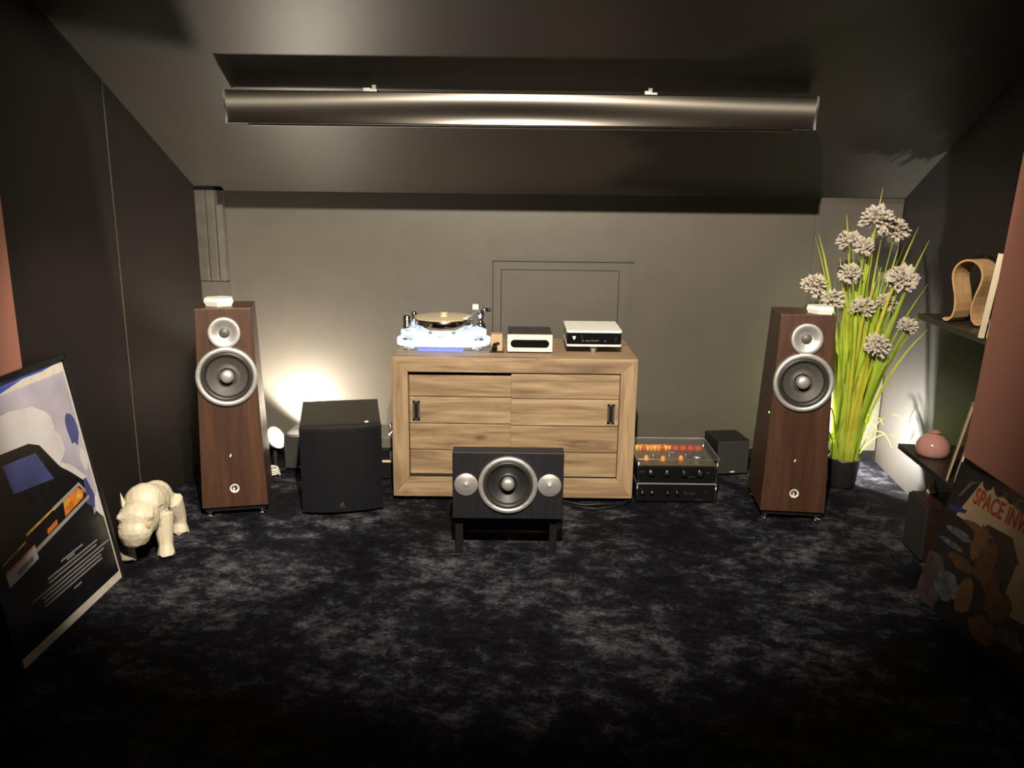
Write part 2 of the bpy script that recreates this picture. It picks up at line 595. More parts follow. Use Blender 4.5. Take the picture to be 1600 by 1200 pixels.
# ------------------------------------------------------------------ projection screen case under the slope
BY, BZ = 3.53, 1.790
t_ = thing('projection_screen', (0.022, BY, BZ), 0, 'long dark metal projection screen case hung under the sloping ceiling', 'screen')
hh = .062
prof = []
yy = -.050
for k in range(25):
    sft = k / 24
    prof.append((yy, hh - 2 * hh * sft))
    yy -= math.tan(R(-4 + 15 * math.cos(2 * PI * sft))) * 2 * hh / 24
prof = [(y, z) for y, z in reversed(prof)] + [(.060, hh), (.060, -hh)]
b = MB()
b.prism(prof, -1.176, 1.176, YZ, True)
b.build('case', M['screen_case'], t_)
for s in (-1, 1):
    b = MB()
    prof2 = [(y * 1.04, z * 1.04) for y, z in prof]
    b.prism(prof2, s * 1.176, s * 1.184, YZ)
    b.build('end_cap', M['steel'], t_)
b = MB()
b.box(-1.10, 1.10, -.018, .012, -hh - .008, -hh)
b.build('bottom_bar', M['alu'], t_)
for bx in (-.595, .524):
    b = MB()
    b.box(bx - .02, bx + .02, -.03, .045, hh, hh + .010)
    b.box(bx - .032, bx - .004, -.045, -.005, hh + .001, hh + .014)
    b.prism([(.022, hh + .008), (.045, hh + .008), (.045, .084), (.022, .094)], bx - .008, bx + .008, YZ)
    b.build('bracket', M['steel'], t_)

# ------------------------------------------------------------------ felt wall panels
b = MB()
b.box(XL + .004, XL + .07, 1.1, 2.655, .894, 1.95, bev=.006)
tag(b.build('acoustic_panel', M['felt']), 'mauve felt acoustic panel above the framed car print', 'panel', )
b = MB()
ang = R(3.5)
mt = Matrix.Translation((1.625, 2.855, .565)) @ Matrix.Rotation(.05, 4, 'Y') @ Matrix.Rotation(-ang, 4, 'Z') @ Matrix.Translation((0, 0, -.565))
b.box(0, .10, -1.6, 0, .565, 1.95, mt, bev=.006)
tag(b.build('acoustic_panel', M['felt']), 'mauve felt acoustic panel above the game art print', 'panel')


# ------------------------------------------------------------------ loudspeaker drivers
def axis_mtx(x, y, z, tilt):
    """local z of the lathe points towards the viewer (-y), leaning up by tilt"""
    d_ = Vector((0, -math.cos(tilt), math.sin(tilt)))
    return Matrix.Translation((x, y, z)) @ d_.to_track_quat('Z', 'Y').to_matrix().to_4x4()


def woofer(parent, x, y, z, r, tilt, conem):
    A = axis_mtx(x, y, z, tilt)
    w_ = MB().lathe([(r, -.004), (r, .008), (r * .975, .013), (r * .86, .013), (r * .83, .006), (r * .83, -.004)], A, 56, caps=False).build('woofer', M['alu'], parent)
    MB().lathe([(r * .83, .004), (r * .81, .009), (r * .75, .010), (r * .70, .004), (r * .66, -.006)], A, 48, caps=False).build('surround', M['rubber'], w_)
    MB().lathe([(r * .67, -.005), (r * .45, -.020), (r * .30, -.031), (r * .30, -.022), (r * .26, -.022), (r * .25, -.034), (0, -.036)], A, 48, caps=False).build('cone', conem, w_)
    MB().lathe([(r * .21, -.030), (r * .215, .0), (r * .20, .006), (r * .12, .010), (0, .0115)], A, 32, caps=False).build('phase_plug', M['alu'], w_)
    return w_


def tweeter(parent, x, y, z, r, tilt, rc=.34):
    A = axis_mtx(x, y, z, tilt)
    h_ = MB().lathe([(r, -.004), (r, .006), (r * .96, .009), (r * .70, .001), (r * .45, -.008), (r * rc, -.012), (0, -.012)], A, 48, caps=False).build('tweeter', M['alu'], parent)
    MB().lathe([(r * rc, -.010), (r * rc * .9, -.003), (r * rc * .6, .002), (0, .004)], A, 24, caps=False).build('dome', M['mesh'], h_)
    return h_


def drill(o, cuts):
    """cut round openings for the drivers; cuts: (axis matrix, radius, depth)"""
    cs = []
    for A, r, dp in cuts:
        c = MB().lathe([(r, -dp), (r, .03)], A, 48).build('cutter', [])
        md = o.modifiers.new('cut', 'BOOLEAN')
        md.operation = 'DIFFERENCE'
        md.solver = 'EXACT'
        md.object = c
        cs.append(c)
    dg = bpy.context.evaluated_depsgraph_get()
    me = bpy.data.meshes.new_from_object(o.evaluated_get(dg))
    o.modifiers.clear()
    o.data = me
    for c in cs:
        bpy.data.objects.remove(c)


def tower(loc, rz, label, wl, ledside):
    t = thing('tower_speaker', loc, rz, label, 'loudspeaker', 'walnut tower loudspeakers')
    zb, zt = .045, .957
    bw, tw = .1445, .1185
    fy = .035
    b = MB()
    b.hexa([(-bw, 0, zb), (bw, 0, zb), (bw, .352, zb), (-bw, .352, zb)], [(-tw, fy, zt), (tw, fy, zt), (tw, .265, zt), (-tw, .265, zt)], bev=.003)
    cab = b.build('cabinet', M['walnut'])
    b = MB()
    b.box(-bw + .012, bw - .012, .012, .34, .025, zb)
    b.build('plinth', M['black'], t)
    for sx in (-1, 1):
        for yy in (.03, .32):
            b = MB()
            b.lathe([(.020, 0), (.020, .006), (.006, .008), (.006, .016), (.016, .018), (.016, .026)], Matrix.Translation((sx * (bw - .03), yy, 0)), 16)
            b.build('spike_foot', M['chrome'], t)
    tilt = math.atan(fy / (zt - zb))
    fyz = lambda z: fy * (z - zb) / (zt - zb)
    drill(cab, [(axis_mtx(0, fyz(.653), .653, tilt), .112, .06), (axis_mtx(0, fyz(.849), .849, tilt), .060, .03)])
    cab.parent = t
    woofer(t, 0, fyz(.653) - .003, .653, .133, tilt, M['cone'])
    tweeter(t, 0, fyz(.849) - .003, .849, .069, tilt)
    # round maker's badge with a dark curved glyph, and two small marks
    A = axis_mtx(.002, fyz(.133), .133, tilt)
    bd = MB().lathe([(.021, -.001), (.021, .002), (.0165, .002), (.0165, .0005), (0, .0005)], A, 32).build('badge', M['white'], t)
    g = MB()
    for pts_ in ([(-.013, -.006), (-.013, .006), (-.008, .012), (-.005, .012), (-.005, .003), (-.010, .003), (-.010, -.001), (-.004, -.001), (-.004, -.006)],
                 [(0, -.014), (.002, .002), (-.002, .006), (0, .013), (.008, .010), (.012, 0), (.010, -.006), (.006, -.006), (.005, -.012)]):
        g.prism(pts_, .0006, .0014, lambda u, v, h, A=A: A @ Vector((u, v, h)))
    g.build('badge_glyph', M['black'], bd)
    g = MB()
    g.prism([(-.012, .0), (-.006, .012), (-.002, .010), (-.006, -.002)], 0, .001, lambda u, v, h: axis_mtx(0, fyz(.285), .285, tilt) @ Vector((u, v, h)))
    g.build('indicator', M['white'], t)
    g = MB()
    zz = .50
    xs = bw + (tw - bw) * (zz - zb) / (zt - zb)
    g.box(ledside * xs - .002, ledside * xs + .002, .04, .06, zz, zz + .006)
    g.build('side_led', M['green_led'], t)
    return t


TL = tower((-1.263, 3.580, 0), R(12.7), 'walnut tower loudspeaker nearest the white animal statue', 1, 1)
TR = tower((1.300, 3.600, 0), R(-6.0), 'walnut tower loudspeaker nearest the tall flowering grass', 1, -1)


def wedge(loc, rz, label, w_, d_, h_):
    b = MB()
    o_ = [(-w_ / 2, -d_ * .1), (-w_ * .05, -d_ / 2), (w_ / 2, -d_ * .38), (w_ / 2, d_ * .2), (w_ * .1, d_ / 2), (-w_ * .42, d_ * .35)]
    lo = [(x * .86, y * .86) for x, y in o_]
    vs = [(x, y, 0) for x, y in lo] + [(x, y, h_ * .55) for x, y in o_] + [(x * .93, y * .93, h_) for x, y in o_]
    n = 6
    fs = [tuple(reversed(range(n))), tuple(range(2 * n, 3 * n))]
    for k in range(n):
        l = (k + 1) % n
        fs += [(k, l, n + l, n + k), (n + k, n + l, 2 * n + l, 2 * n + k)]
    b.mesh(vs, fs)
    o = b.build('wedge_box', M['white'])
    o.location = loc
    o.rotation_euler = (0, 0, rz)
    return tag(o, label, 'box', 'white wedge boxes on the towers')


wedge((-1.318, 3.705, .957), R(18), 'small white angular box on the tower loudspeaker near the animal statue', .125, .115, .036)
wedge((1.372, 3.690, .957), R(-24), 'small white angular box on the tower loudspeaker beside the grass', .118, .10, .034)

# ------------------------------------------------------------------ subwoofer
t_ = thing('subwoofer', (-.774, 3.612, 0), R(11.4), 'big black subwoofer with curved front between tower loudspeaker and sideboard', 'subwoofer')
sw, sd, sh = .184, .40, .425
nseg = 10
outl = [(sw * (-1 + 2 * k / nseg), .030 * ((-1 + 2 * k / nseg) ** 2) - .012) for k in range(nseg + 1)]
b = MB()
b.prism(outl + [(sw, .05), (-sw, .05)], .018, sh - .02, XY)
b.build('front_baffle', M['black_blue'], t_)
b = MB()
pts = [(.03, .02), (.03, sh - .012), (.05, sh - .002), (.075, sh), (sd, sh + .02), (sd, .02)]
b.prism(pts, -sw + .002, sw - .002, YZ)
b.build('cabinet', M['sub_top'], t_)
b = MB()
b.prism([(x * 1.0, y) for x, y in outl] + [(sw, .045), (-sw, .045)], sh - .02, sh - .006, XY)
b.build('front_lip', M['black'], t_)
for sx in (-1, 1):
    for yy in (.05, sd - .04):
        MB().lathe([(.016, 0), (.016, .02)], Matrix.Translation((sx * (sw - .03), yy, 0)), 12).build('foot', M['rubber'], t_)
b = MB()
for pl in ([(-.002, .018), (.002, .018), (.012, -.006), (.008, -.006), (0, .013), (-.008, -.006), (-.012, -.006)], [(-.0016, .006), (.0016, .006), (.0016, -.010), (-.0016, -.010)]):
    b.prism(pl, -.0165, -.012, lambda u, v, h: (u - .004, h, v + .048))
b.build('logo', M['steel'], t_)
b = MB()
b.lathe([(.011, 0), (.009, .003), (0, .004)], Matrix.Translation((.118, .066, sh - .001)), 16)
b.build('touch_button', M['white'], t_)


# ------------------------------------------------------------------ small cube loudspeakers by the back wall
def cube(loc, rz, label):
    t = thing('cube_speaker', loc, rz, label, 'loudspeaker', 'small dark cube loudspeakers by the wall')
    b = MB()
    b.box(-.088, .088, .012, .20, .012, .197, bev=.003)
    b.build('cabinet', M['black'], t)
    b = MB()
    b.box(-.086, .086, 0, .012, .014, .193, bev=.004)
    b.build('grille', M['cloth'], t)
    for sx in (-1, 1):
        for yy in (.03, .17):
            MB().lathe([(.01, 0), (.01, .012)], Matrix.Translation((sx * .07, yy, 0)), 10).build('foot', M['rubber'], t)
    b = MB()
    b.box(-.012, .012, -.0015, 0, .022, .028)
    b.build('nameplate', M['white'], t)
    return t


cube((1.178, 4.203, 0), R(8), 'small dark cube loudspeaker beside the tube amplifiers')
cube((-1.118, 4.20, 0), R(-4), 'small dark cube loudspeaker behind the subwoofer beside the bright floor lamp')

# ------------------------------------------------------------------ sideboard
SX0, SX1, SY0, SY1, SZ = -.565, .585, 3.78, 4.30, .715
t_ = thing('sideboard', (0.01, SY0, 0), 0, 'wide teak sideboard with two sliding plank doors against the wall', 'sideboard')
X0, X1 = SX0 - .01, SX1 - .01
D = SY1 - SY0
b = MB()
b.box(X0 + .05, X1 - .05, .04, D - .02, 0, .03)
b.build('plinth', M['black'], t_)
fw_ = .078      # mitred frame running round the front, one board per side


def frame_board(name, outline, m_):
    b = MB()
    b.prism(outline, 0, D, XZ)
    bmesh.ops.bevel(b.bm, geom=list(b.bm.edges), offset=.0022, segments=2, profile=.5, affect='EDGES')
    return b.build(name, m_, t_)


frame_board('top', [(X0, SZ), (X1, SZ), (X1 - fw_, SZ - .070), (X0 + fw_, SZ - .070)], M['teak'])
frame_board('bottom_rail', [(X0, .03), (X1, .03), (X1 - fw_, .128), (X0 + fw_, .128)], M['teak'])
frame_board('side_panel', [(X0, .03), (X0, SZ), (X0 + fw_, SZ - .070), (X0 + fw_, .128)], M['teak_v'])
frame_board('side_panel', [(X1, .03), (X1, SZ), (X1 - fw_, SZ - .070), (X1 - fw_, .128)], M['teak_v'])
b = MB()
b.box(X0 + .078, X1 - .078, D - .02, D - .005, .128, SZ - .07)
b.build('back_panel', M['black'], t_)
b = MB()
b.box(X0 + .078, X1 - .078, .012, .06, .128, .134)
b.build('door_track', M['black'], t_)
b = MB()
b.box(X0 + .078, X1 - .078, .012, .06, SZ - .076, SZ - .070)
b.build('door_track', M['black'], t_)
xm = -.012
zs = [.134, .255, .386, .518, .632]
for di, (xa, xb, yy, zt, hx) in enumerate(((X0 + .080, xm + .02, .034, .628, X0 + .080 + .032), (xm - .002, X1 - .080, .012, .639, X1 - .080 - .036))):
    dr = MB()
    dr.box(xa, xb, yy + .008, yy + .018, .134, zt)
    dr = dr.build('door', M['teak'], t_)
    for k in range(4):
        b = MB()
        z1 = zs[k + 1] - .003 if k < 3 else zt
        dy = random.uniform(-.0008, .0008)
        b.box(xa, xb, yy + dy, yy + .0085, zs[k] + (.003 if k else 0), z1, bev=.0022)
        b.build('plank', M['teak'], dr)
    hz0, hz1 = .400, .497
    b = MB()
    b.box(hx - .017, hx + .017, yy - .002, yy + .001, hz1 - .010, hz1)
    b.box(hx - .017, hx + .017, yy - .002, yy + .001, hz0, hz0 + .010)
    b.box(hx - .017, hx - .008, yy - .002, yy + .001, hz0, hz1)
    b.box(hx + .008, hx + .017, yy - .002, yy + .001, hz0, hz1)
    b.mi = 1
    b.box(hx - .009, hx + .009, yy - .0010, yy + .001, hz0 + .008, hz1 - .008)
    b.build('recessed_handle', [M['steel'], M['black']], dr)

# black cable loops on the carpet under the sideboard
b = MB()
b.tube([(.22 + .36 * k / 14, 3.80 - .055 * math.sin(PI * k / 14), .010 + .003 * math.sin(k)) for k in range(15)], .006)
b.tube([(.24 + .32 * k / 14, 3.775 - .075 * math.sin(PI * k / 14), .008) for k in range(15)], .005)
tag(b.build('cable', M['black']), 'black cable looping on the carpet at the foot of the sideboard', 'cable')

# ------------------------------------------------------------------ turntable
TZ = SZ
t_ = thing('turntable', (-.336, 4.02, TZ), 0, 'glowing clear acrylic turntable with champagne platter on the sideboard', 'turntable')


def plinth_outline(w_, d_, lobes):
    """three lobed plinth: wide rounded ears either side, a waist at the front"""
    out = []
    n = 64
    for k in range(n):
        a = 2 * PI * k / n
        c, s = math.cos(a), math.sin(a)
        rx = w_ * (1 + lobes * (math.cos(2 * a) - 1) * .25)
        out.append((w_ * abs(c) ** .62 * (1 if c > 0 else -1), d_ * abs(s) ** .85 * (1 if s > 0 else -1) * (1 - lobes * (1 - abs(c)) * .35)))
    return out


b = MB()
b.prism(plinth_outline(.228, .150, .5), .026, .050, XY, True)
b.build('lower_plinth', M['acryl_glow'], t_)
b = MB()
b.prism(plinth_outline(.208, .135, .5), .064, .088, XY, True)
b.build('upper_plinth', M['acryl_glow'], t_)
b = MB()
b.box(-.09, .09, -.06, .06, .052, .062)
b.build('light_strip', M['led'], t_)
for x, y in ((-.165, -.06), (.165, -.06), (0, .10)):
    MB().lathe([(.026, 0), (.026, .012), (.019, .014), (.019, .026)], Matrix.Translation((x, y, 0)), 24).build('foot', M['chrome'], t_)
b = MB()
b.box(-.115, .10, -.112, -.095, .002, .024)
b.build('light_base', M['acryl_blue'], t_)
for x, y in ((-.17, -.05), (.17, -.05), (0, .09)):
    MB().lathe([(.028, .050), (.022, .053), (.022, .061), (.028, .064)], Matrix.Translation((x, y, 0)), 24).build('spacer', M['steel'], t_)
MB().lathe([(.05, .088), (.05, .112)], None, 24).build('bearing', M['chrome'], t_)
b = MB()
b.lathe([(.138, .106), (.142, .108), (.142, .148), (.140, .150)], None, 64)
b.build('platter', M['chrome'], t_)
b = MB()
b.lathe([(.141, .150), (.141, .1535), (.136, .155), (.02, .155), (0, .155)], None, 64)
b.build('platter_mat', M['gold'], t_)
b = MB()
b.lathe([(.026, .155), (.026, .160), (.018, .164), (.018, .170), (.020, .172), (.017, .176), (0, .176)], None, 24)
b.build('record_clamp', M['gold'], t_)
b = MB()
b.lathe([(.022, .088), (.022, .110), (.019, .114), (.019, .158), (.014, .163), (.008, .165), (0, .166)], Matrix.Translation((-.178, -.02, 0)), 24)
b.build('motor_pulley', M['chrome'], t_)
b = MB()
b.lathe([(.014, .088), (.014, .165), (.010, .170), (0, .171)], Matrix.Translation((-.152, .06, 0)), 20)
b.build('post', M['chrome'], t_)
arm = MB().lathe([(.026, .088), (.026, .116), (.015, .123), (.015, .158), (.020, .160), (.020, .170), (.009, .172), (.009, .186)], Matrix.Translation((.178, .03, 0)), 24).build('tonearm_base', M['chrome'], t_)
b = MB()
b.tube([(.215, .06, .182), (.178, .03, .182), (.150, -.04, .178), (.118, -.095, .166)], .004)
b.build('tonearm', M['alu'], arm)
b = MB()
b.cyl((.185, .036, .182), (.222, .066, .182), .012)
b.build('counterweight', M['chrome'], arm)
b = MB()
b.box(.138, .168, .02, .045, .186, .212, bev=.003)
b.build('arm_lift', M['white'], arm)
b = MB()
b.box(.100, .122, -.110, -.086, .157, .166, bev=.002)
b.build('headshell', M['white'], arm)
for x in (-.055, .055):
    MB().lathe([(.007, .088), (.009, .098), (0, .101)], Matrix.Translation((x, -.112, 0)), 12).build('levelling_screw', M['steel'], t_)
g = MB()
for k, (x, wd) in enumerate(((-.028, .003), (-.014, .012), (.002, .014), (.016, .010))):
    g.box(x, x + wd, -.1302, -.1285, .074, .078)
g.build('maker_lettering', M['black'], t_)['kind'] = 'stuff'
light('turntable_glow', 'POINT', (-.336, 3.99, TZ + .057), None, 0.8, (0.72, 0.83, 1.0), 0.03)

# small motor control box beside the turntable
t_ = thing('control_box', (-.076, 3.925, SZ), 0, 'small clear control box with dark knob between turntable and white streamer', 'control box')
b = MB()
b.box(-.028, .028, 0, .06, .002, .085, bev=.003)
b.build('housing', M['tan_card'], t_)
b = MB()
b.box(-.032, .032, -.018, .062, 0, .006)
b.build('base', M['black'], t_)
b = MB()
b.cyl((-.010, -.014, .018), (-.010, .0, .026), .014)
b.tube([(-.016, -.010, .03), (-.012, -.014, .042), (.004, -.012, .046), (.012, -.006, .042)], .005)
b.build('knob', M['black'], t_)

# ------------------------------------------------------------------ white streamer
t_ = thing('streamer', (.083, 3.90, SZ), 0, 'small black audio box with white front and black oval display on sideboard', 'audio box')
b = MB()
b.box(-.106, .106, .012, .25, .008, .088, bev=.003)
b.build('case', M['black'], t_)
b = MB()
fz0, fz1 = .008, .090
outer = rrect(-.107, .107, fz0, fz1, .004)
b.prism(outer, 0, .014, XZ)
b.build('front_panel', M['white'], t_)
b = MB()
b.prism(rrect(-.092, .092, .028, .066, .0185, 8), -.0012, .002, XZ)
b.build('display', M['black_gloss'], t_)
for sx in (-.09, .09):
    for yy in (.02, .22):
        MB().lathe([(.010, 0), (.010, .009)], Matrix.Translation((sx, yy, 0)), 12).build('foot', M['rubber'], t_)

# ------------------------------------------------------------------ converter on chrome feet
t_ = thing('digital_converter', (.389, 3.90, SZ), 0, 'black and silver audio box raised on chrome feet on the sideboard', 'audio box')
W2, DD = .132, .29
b = MB()
b.prism(rrect(-W2 + .002, W2 - .002, .002, DD - .002, .012), .046, .104, XY)
b.build('case', M['black_gloss'], t_)
b = MB()
b.prism(rrect(-W2, W2, 0, DD, .014), .103, .113, XY)
b.build('top_plate', M['silver'], t_)
b = MB()
b.prism(rrect(-W2, W2, 0, DD, .014), .037, .047, XY)
b.build('bottom_plate', M['white'], t_)
for x, y in ((.0, .035), (-.09, .25), (.09, .25)):
    MB().lathe([(.008, 0), (.011, .006), (.016, .020), (.016, .037)], Matrix.Translation((x, y, 0)), 20).build('cone_foot', M['chrome'], t_)
g = MB()
g.prism([(-.104, .086), (-.088, .086), (-.091, .074), (-.096, .068), (-.101, .074)], -.0008, .003, XZ)
g.build('logo', M['white'], t_)
g = MB()
for x0, x1, z0 in ((-.060, -.048, .062), (-.042, -.022, .062), (-.017, .022, .063), (.045, .058, .062)):
    g.box(x0, x1, .0, .003, z0, z0 + .004)
g.box(-.060, -.0585, .0, .003, .074, .092)
g.prism([(.100, .066), (.104, .072), (.104, .082), (.102, .084), (.102, .072), (.098, .068)], -.0002, .003, XZ)
g.build('panel_marks', M['steel'], t_)['kind'] = 'stuff'
g = MB()
g.box(-.055, .07, .0005, .003, .071, .094)
g.build('display', M['black_gloss'], t_)


# ------------------------------------------------------------------ tube amplifiers, one on the other
def knob(parent, x, z, r):
    A = axis_mtx(x, 0, z, 0)
    k = MB().lathe([(r, 0), (r, .012), (r * .86, .016), (0, .016)], A, 24).build('knob', M['black_gloss'], parent)
    MB().lathe([(r * .62, .0155), (r * .62, .0165), (r * .45, .0185), (0, .019)], A, 20).build('knob_cap', M['chrome'], k)
    return k


AX, AY, AW, AD = .802, 3.80, .194, .33
t_ = thing('power_amplifier', (AX, AY, 0), 0, 'lower black amplifier with small chrome knobs standing on the carpet', 'amplifier')
b = MB()
b.box(-AW, AW, .006, AD, .010, .096, bev=.002)
b.build('chassis', M['black'], t_)
b = MB()
b.box(-AW + .004, AW - .004, 0, .008, .012, .094)
b.build('front_panel', M['black_gloss'], t_)
b = MB()
b.box(-AW, AW, -.002, AD, .0985, .1025)
b.build('top_plate', M['alu'], t_)
for sx in (-1, 1):
    for yy in (.006, AD - .012):
        MB().cyl((sx * (AW - .004), yy - .008, 0), (sx * (AW - .004), yy - .008, .0985), .0045, 10).build('corner_post', M['chrome'], t_)
for x in (-.165, -.118, -.043, .004):
    knob(t_, x, .058, .011)
b = MB()
for k, x in enumerate((.040, .052, .064, .076, .086)):
    b.box(x, x + .004, -.0008, 0, .045, .045 + (.022, .012, .016, .010, .014)[k])
b.box(.138, .148, -.0008, 0, .060, .063)
b.box(.090, .128, -.0008, 0, .020, .022)
b.build('panel_marks', M['steel'], t_)['kind'] = 'stuff'

t_ = thing('tube_amplifier', (AX, AY, .1025), 0, 'upper black amplifier with clear lid over orange and red components', 'amplifier')
b = MB()
b.box(-AW, AW, .006, AD, .006, .088, bev=.002)
b.build('chassis', M['black'], t_)
b = MB()
b.box(-AW + .004, AW - .004, 0, .008, .008, .086)
b.build('front_panel', M['black_gloss'], t_)
for sx in (-1, 1):
    for yy in (.03, AD - .04):
        MB().lathe([(.012, 0), (.012, .007)], Matrix.Translation((sx * (AW - .03), yy, 0)), 10).build('foot', M['rubber'], t_)
for sx in (-1, 1):
    for yy in (.006, AD - .012):
        MB().cyl((sx * (AW - .004), yy - .008, 0.001), (sx * (AW - .004), yy - .008, .122), .0045, 10).build('corner_post', M['chrome'], t_)
for x in (-.128, -.050, .032, .108):
    knob(t_, x, .056, .019)
b = MB()
b.box(.052, .084, -.0008, 0, .034, .037)
b.box(-.180, -.158, -.0008, 0, .056, .061)
b.box(.140, .150, -.0008, 0, .054, .060)
b.build('panel_marks', M['steel'], t_)['kind'] = 'stuff'
b = MB()
b.box(-AW + .006, AW - .006, .014, AD - .01, .088, .091)
b.build('circuit_board', M['pcb'], t_)
cols = ['yellow', 'orange', 'red', 'yellow', 'orange']
for k in range(10):
    x = -.165 + .0185 * k
    MB().cyl((x, AD - .10, .0905), (x, AD - .10, .119), .0090, 12).build('capacitor', M[cols[k % 5]], t_)
for k in range(9):
    x = -.16 + .019 * k
    MB().cyl((x, AD - .062, .104), (x + .014, AD - .062, .104), .0085, 12).build('capacitor', M[cols[(k * 2 + 1) % 5]], t_)
for k in range(4):
    b = MB()
    b.box(.020 + .038 * k, .050 + .038 * k, AD - .085, AD - .055, .0905, .110, bev=.002)
    b.build('relay', M['red'], t_)
for k, (x, y) in enumerate(((-.14, .08), (-.10, .11), (-.06, .07), (-.02, .12), (.03, .08), (.06, .12))):
    MB().lathe([(.012, .0905), (.012, .104), (.009, .114), (.003, .117), (0, .117)], Matrix.Translation((x, y, 0)), 14).build('tube', M['chrome' if k % 2 else 'orange'], t_)
MB().lathe([(.038, .0905), (.042, .094), (.042, .108), (.036, .112), (.018, .112), (.016, .104), (0, .104)], Matrix.Translation((.118, .12, 0)), 28).build('transformer', M['steel'], t_)
b = MB()
b.box(-.02, .014, .15, .19, .0905, .112, bev=.003)
b.build('heat_sink', M['steel'], t_)
b = MB()
b.prism(rrect(-AW - .004, AW + .006, -.010, AD + .012, .012), .1225, .1275, XY)
b.build('lid', M['acryl'], t_)
b = MB()
o_ = rrect(-AW - .004, AW + .006, -.010, AD + .012, .012)
b.tube([(x, y, .125) for x, y in o_] + [(o_[0][0], o_[0][1], .125)], .0016, 5)
b.build('lid_edge', M['alu'], t_)

# matching unit hidden behind the subwoofer, only its end shows
t_ = thing('half_hidden_amplifier', (-.735, 4.07, 0), 0, 'dark electronics box half hidden between subwoofer and sideboard', 'amplifier')
b = MB()
b.box(-.15, .15, .006, .26, .010, .10, bev=.002)
b.box(-.15, .15, .006, .26, .11, .17, bev=.002)
b.build('chassis', M['black'], t_)
b = MB()
b.box(-.152, .152, .0, .262, .100, .110)
b.build('tray', M['cream_card'], t_)
b = MB()
b.box(-.10, .154, .02, .25, .171, .228, bev=.003)
b.build('upper_box', M['grey_box'], t_)
b = MB()
b.box(.115, .143, .0, .007, .118, .160)
b.build('label_plate', M['petal'], t_)
b = MB()
b.tube([(.105, .04, .235), (.12, .03, .25), (.135, .03, .275), (.155, .035, .27), (.16, .04, .245), (.135, .05, .24)], .005)
b.build('white_lead', M['cable_w'], t_)
b = MB()
b.lathe([(.012, .229), (.014, .255), (.018, .275), (.014, .285), (0, .288)], Matrix.Translation((.118, .09, 0)), 14)
b.build('dark_knob', M['black'], t_)

# ------------------------------------------------------------------ centre loudspeaker and its stand
CY = 3.17
t_ = thing('speaker_stand', (-.012, CY + .03, 0), 0, 'low black stand with four square legs under the wide loudspeaker', 'stand')
b = MB()
b.box(-.222, .222, 0, .25, .150, .172, bev=.002)
b.build('top_board', M['black'], t_)
for x in (-.20, .19):
    for y in (.012, .222):
        b = MB()
        b.box(x - .015, x + .015, y, y + .026, 0, .150)
        b.build('leg', M['black'], t_)
    b = MB()
    b.box(x - .012, x + .012, .038, .222, .0, .022)
    b.build('foot_rail', M['black'], t_)
b = MB()
b.box(-.185, .175, .228, .246, .012, .060)
b.build('cross_bar', M['black'], t_)

t_ = thing('centre_speaker', (-.0115, CY, .172), 0, 'wide black loudspeaker with silver ringed woofer and two cone tweeters on stand', 'loudspeaker')
hz = .284
b = MB()
b.prism([(0, .002), (0, hz), (.075, hz), (.26, hz * .70), (.26, .002)], -.224, .224, YZ)
bmesh.ops.bevel(b.bm, geom=list(b.bm.edges), offset=.002, segments=2, profile=.5, affect='EDGES')
cab = b.build('cabinet', M['black_ash'])
drill(cab, [(axis_mtx(0, 0, .148, 0), .101, .06), (axis_mtx(-.169, 0, .148, 0), .040, .02), (axis_mtx(.168, 0, .148, 0), .040, .02)])
cab.parent = t_
woofer(t_, 0, .0, .148, .120, 0, M['cone_dark'])
for sx in (-.169, .168):
    A = axis_mtx(sx, .0, .148, 0)
    h_ = MB().lathe([(.0475, -.002), (.0475, .004), (.046, .006), (.020, -.0015), (.002, .012), (0, .012)], A, 40, caps=False).build('tweeter', M['alu'], t_)

# ------------------------------------------------------------------ floor lamps
t_ = thing('floor_lamp', (-1.262, 4.235, 0), 0, 'bright floor spotlight glowing behind the tower loudspeaker near the statue', 'lamp')
ax = Vector((.78, -.30, .50)).normalized()
A = Matrix.Translation((0, .02, .165)) @ ax.to_track_quat('Z', 'Y').to_matrix().to_4x4()
MB().lathe([(.07, 0), (.07, .012), (.012, .016), (.012, .10)], None, 24).build('base', M['black'], t_)
MB().lathe([(.026, -.045), (.045, -.03), (.060, .0), (.064, .010), (.058, .010), (.054, .002), (0, .002)], A, 28).build('lamp_head', M['white'], t_)
MB().lathe([(.054, .002), (.050, .007), (.030, .011), (0, .012)], A, 28).build('bulb_face', M['bulb'], t_)

t_ = thing('plant_lamp', (1.575, 4.345, 0), 0, 'floor spotlight behind the grass pot lighting the side wall', 'lamp')
ax = Vector((.95, -.1, .35)).normalized()
A = Matrix.Translation((0, 0, .185)) @ ax.to_track_quat('Z', 'Y').to_matrix().to_4x4()
MB().lathe([(.05, 0), (.05, .012), (.010, .016), (.010, .15)], None, 24).build('base', M['black'], t_)
MB().lathe([(.022, -.05), (.034, -.03), (.040, .012), (.036, .012), (.034, .004), (0, .004)], A, 24).build('lamp_head', M['black'], t_)
MB().lathe([(.034, .004), (.032, .008), (0, .010)], A, 24).build('bulb_face', M['bulb2'], t_)

# white cable coil on the carpet by the floor lamp
b = MB()
pts = []
for k in range(40):
    a = k * .55
    pts.append((-1.245 + .035 * math.cos(a), 4.12 + .03 * math.sin(a) - k * .0008, .010 + .0012 * k))
b.tube(pts, .005)
tag(b.build('cable', M['cable_w']), 'white cable coil on the carpet below the bright floor lamp', 'cable')

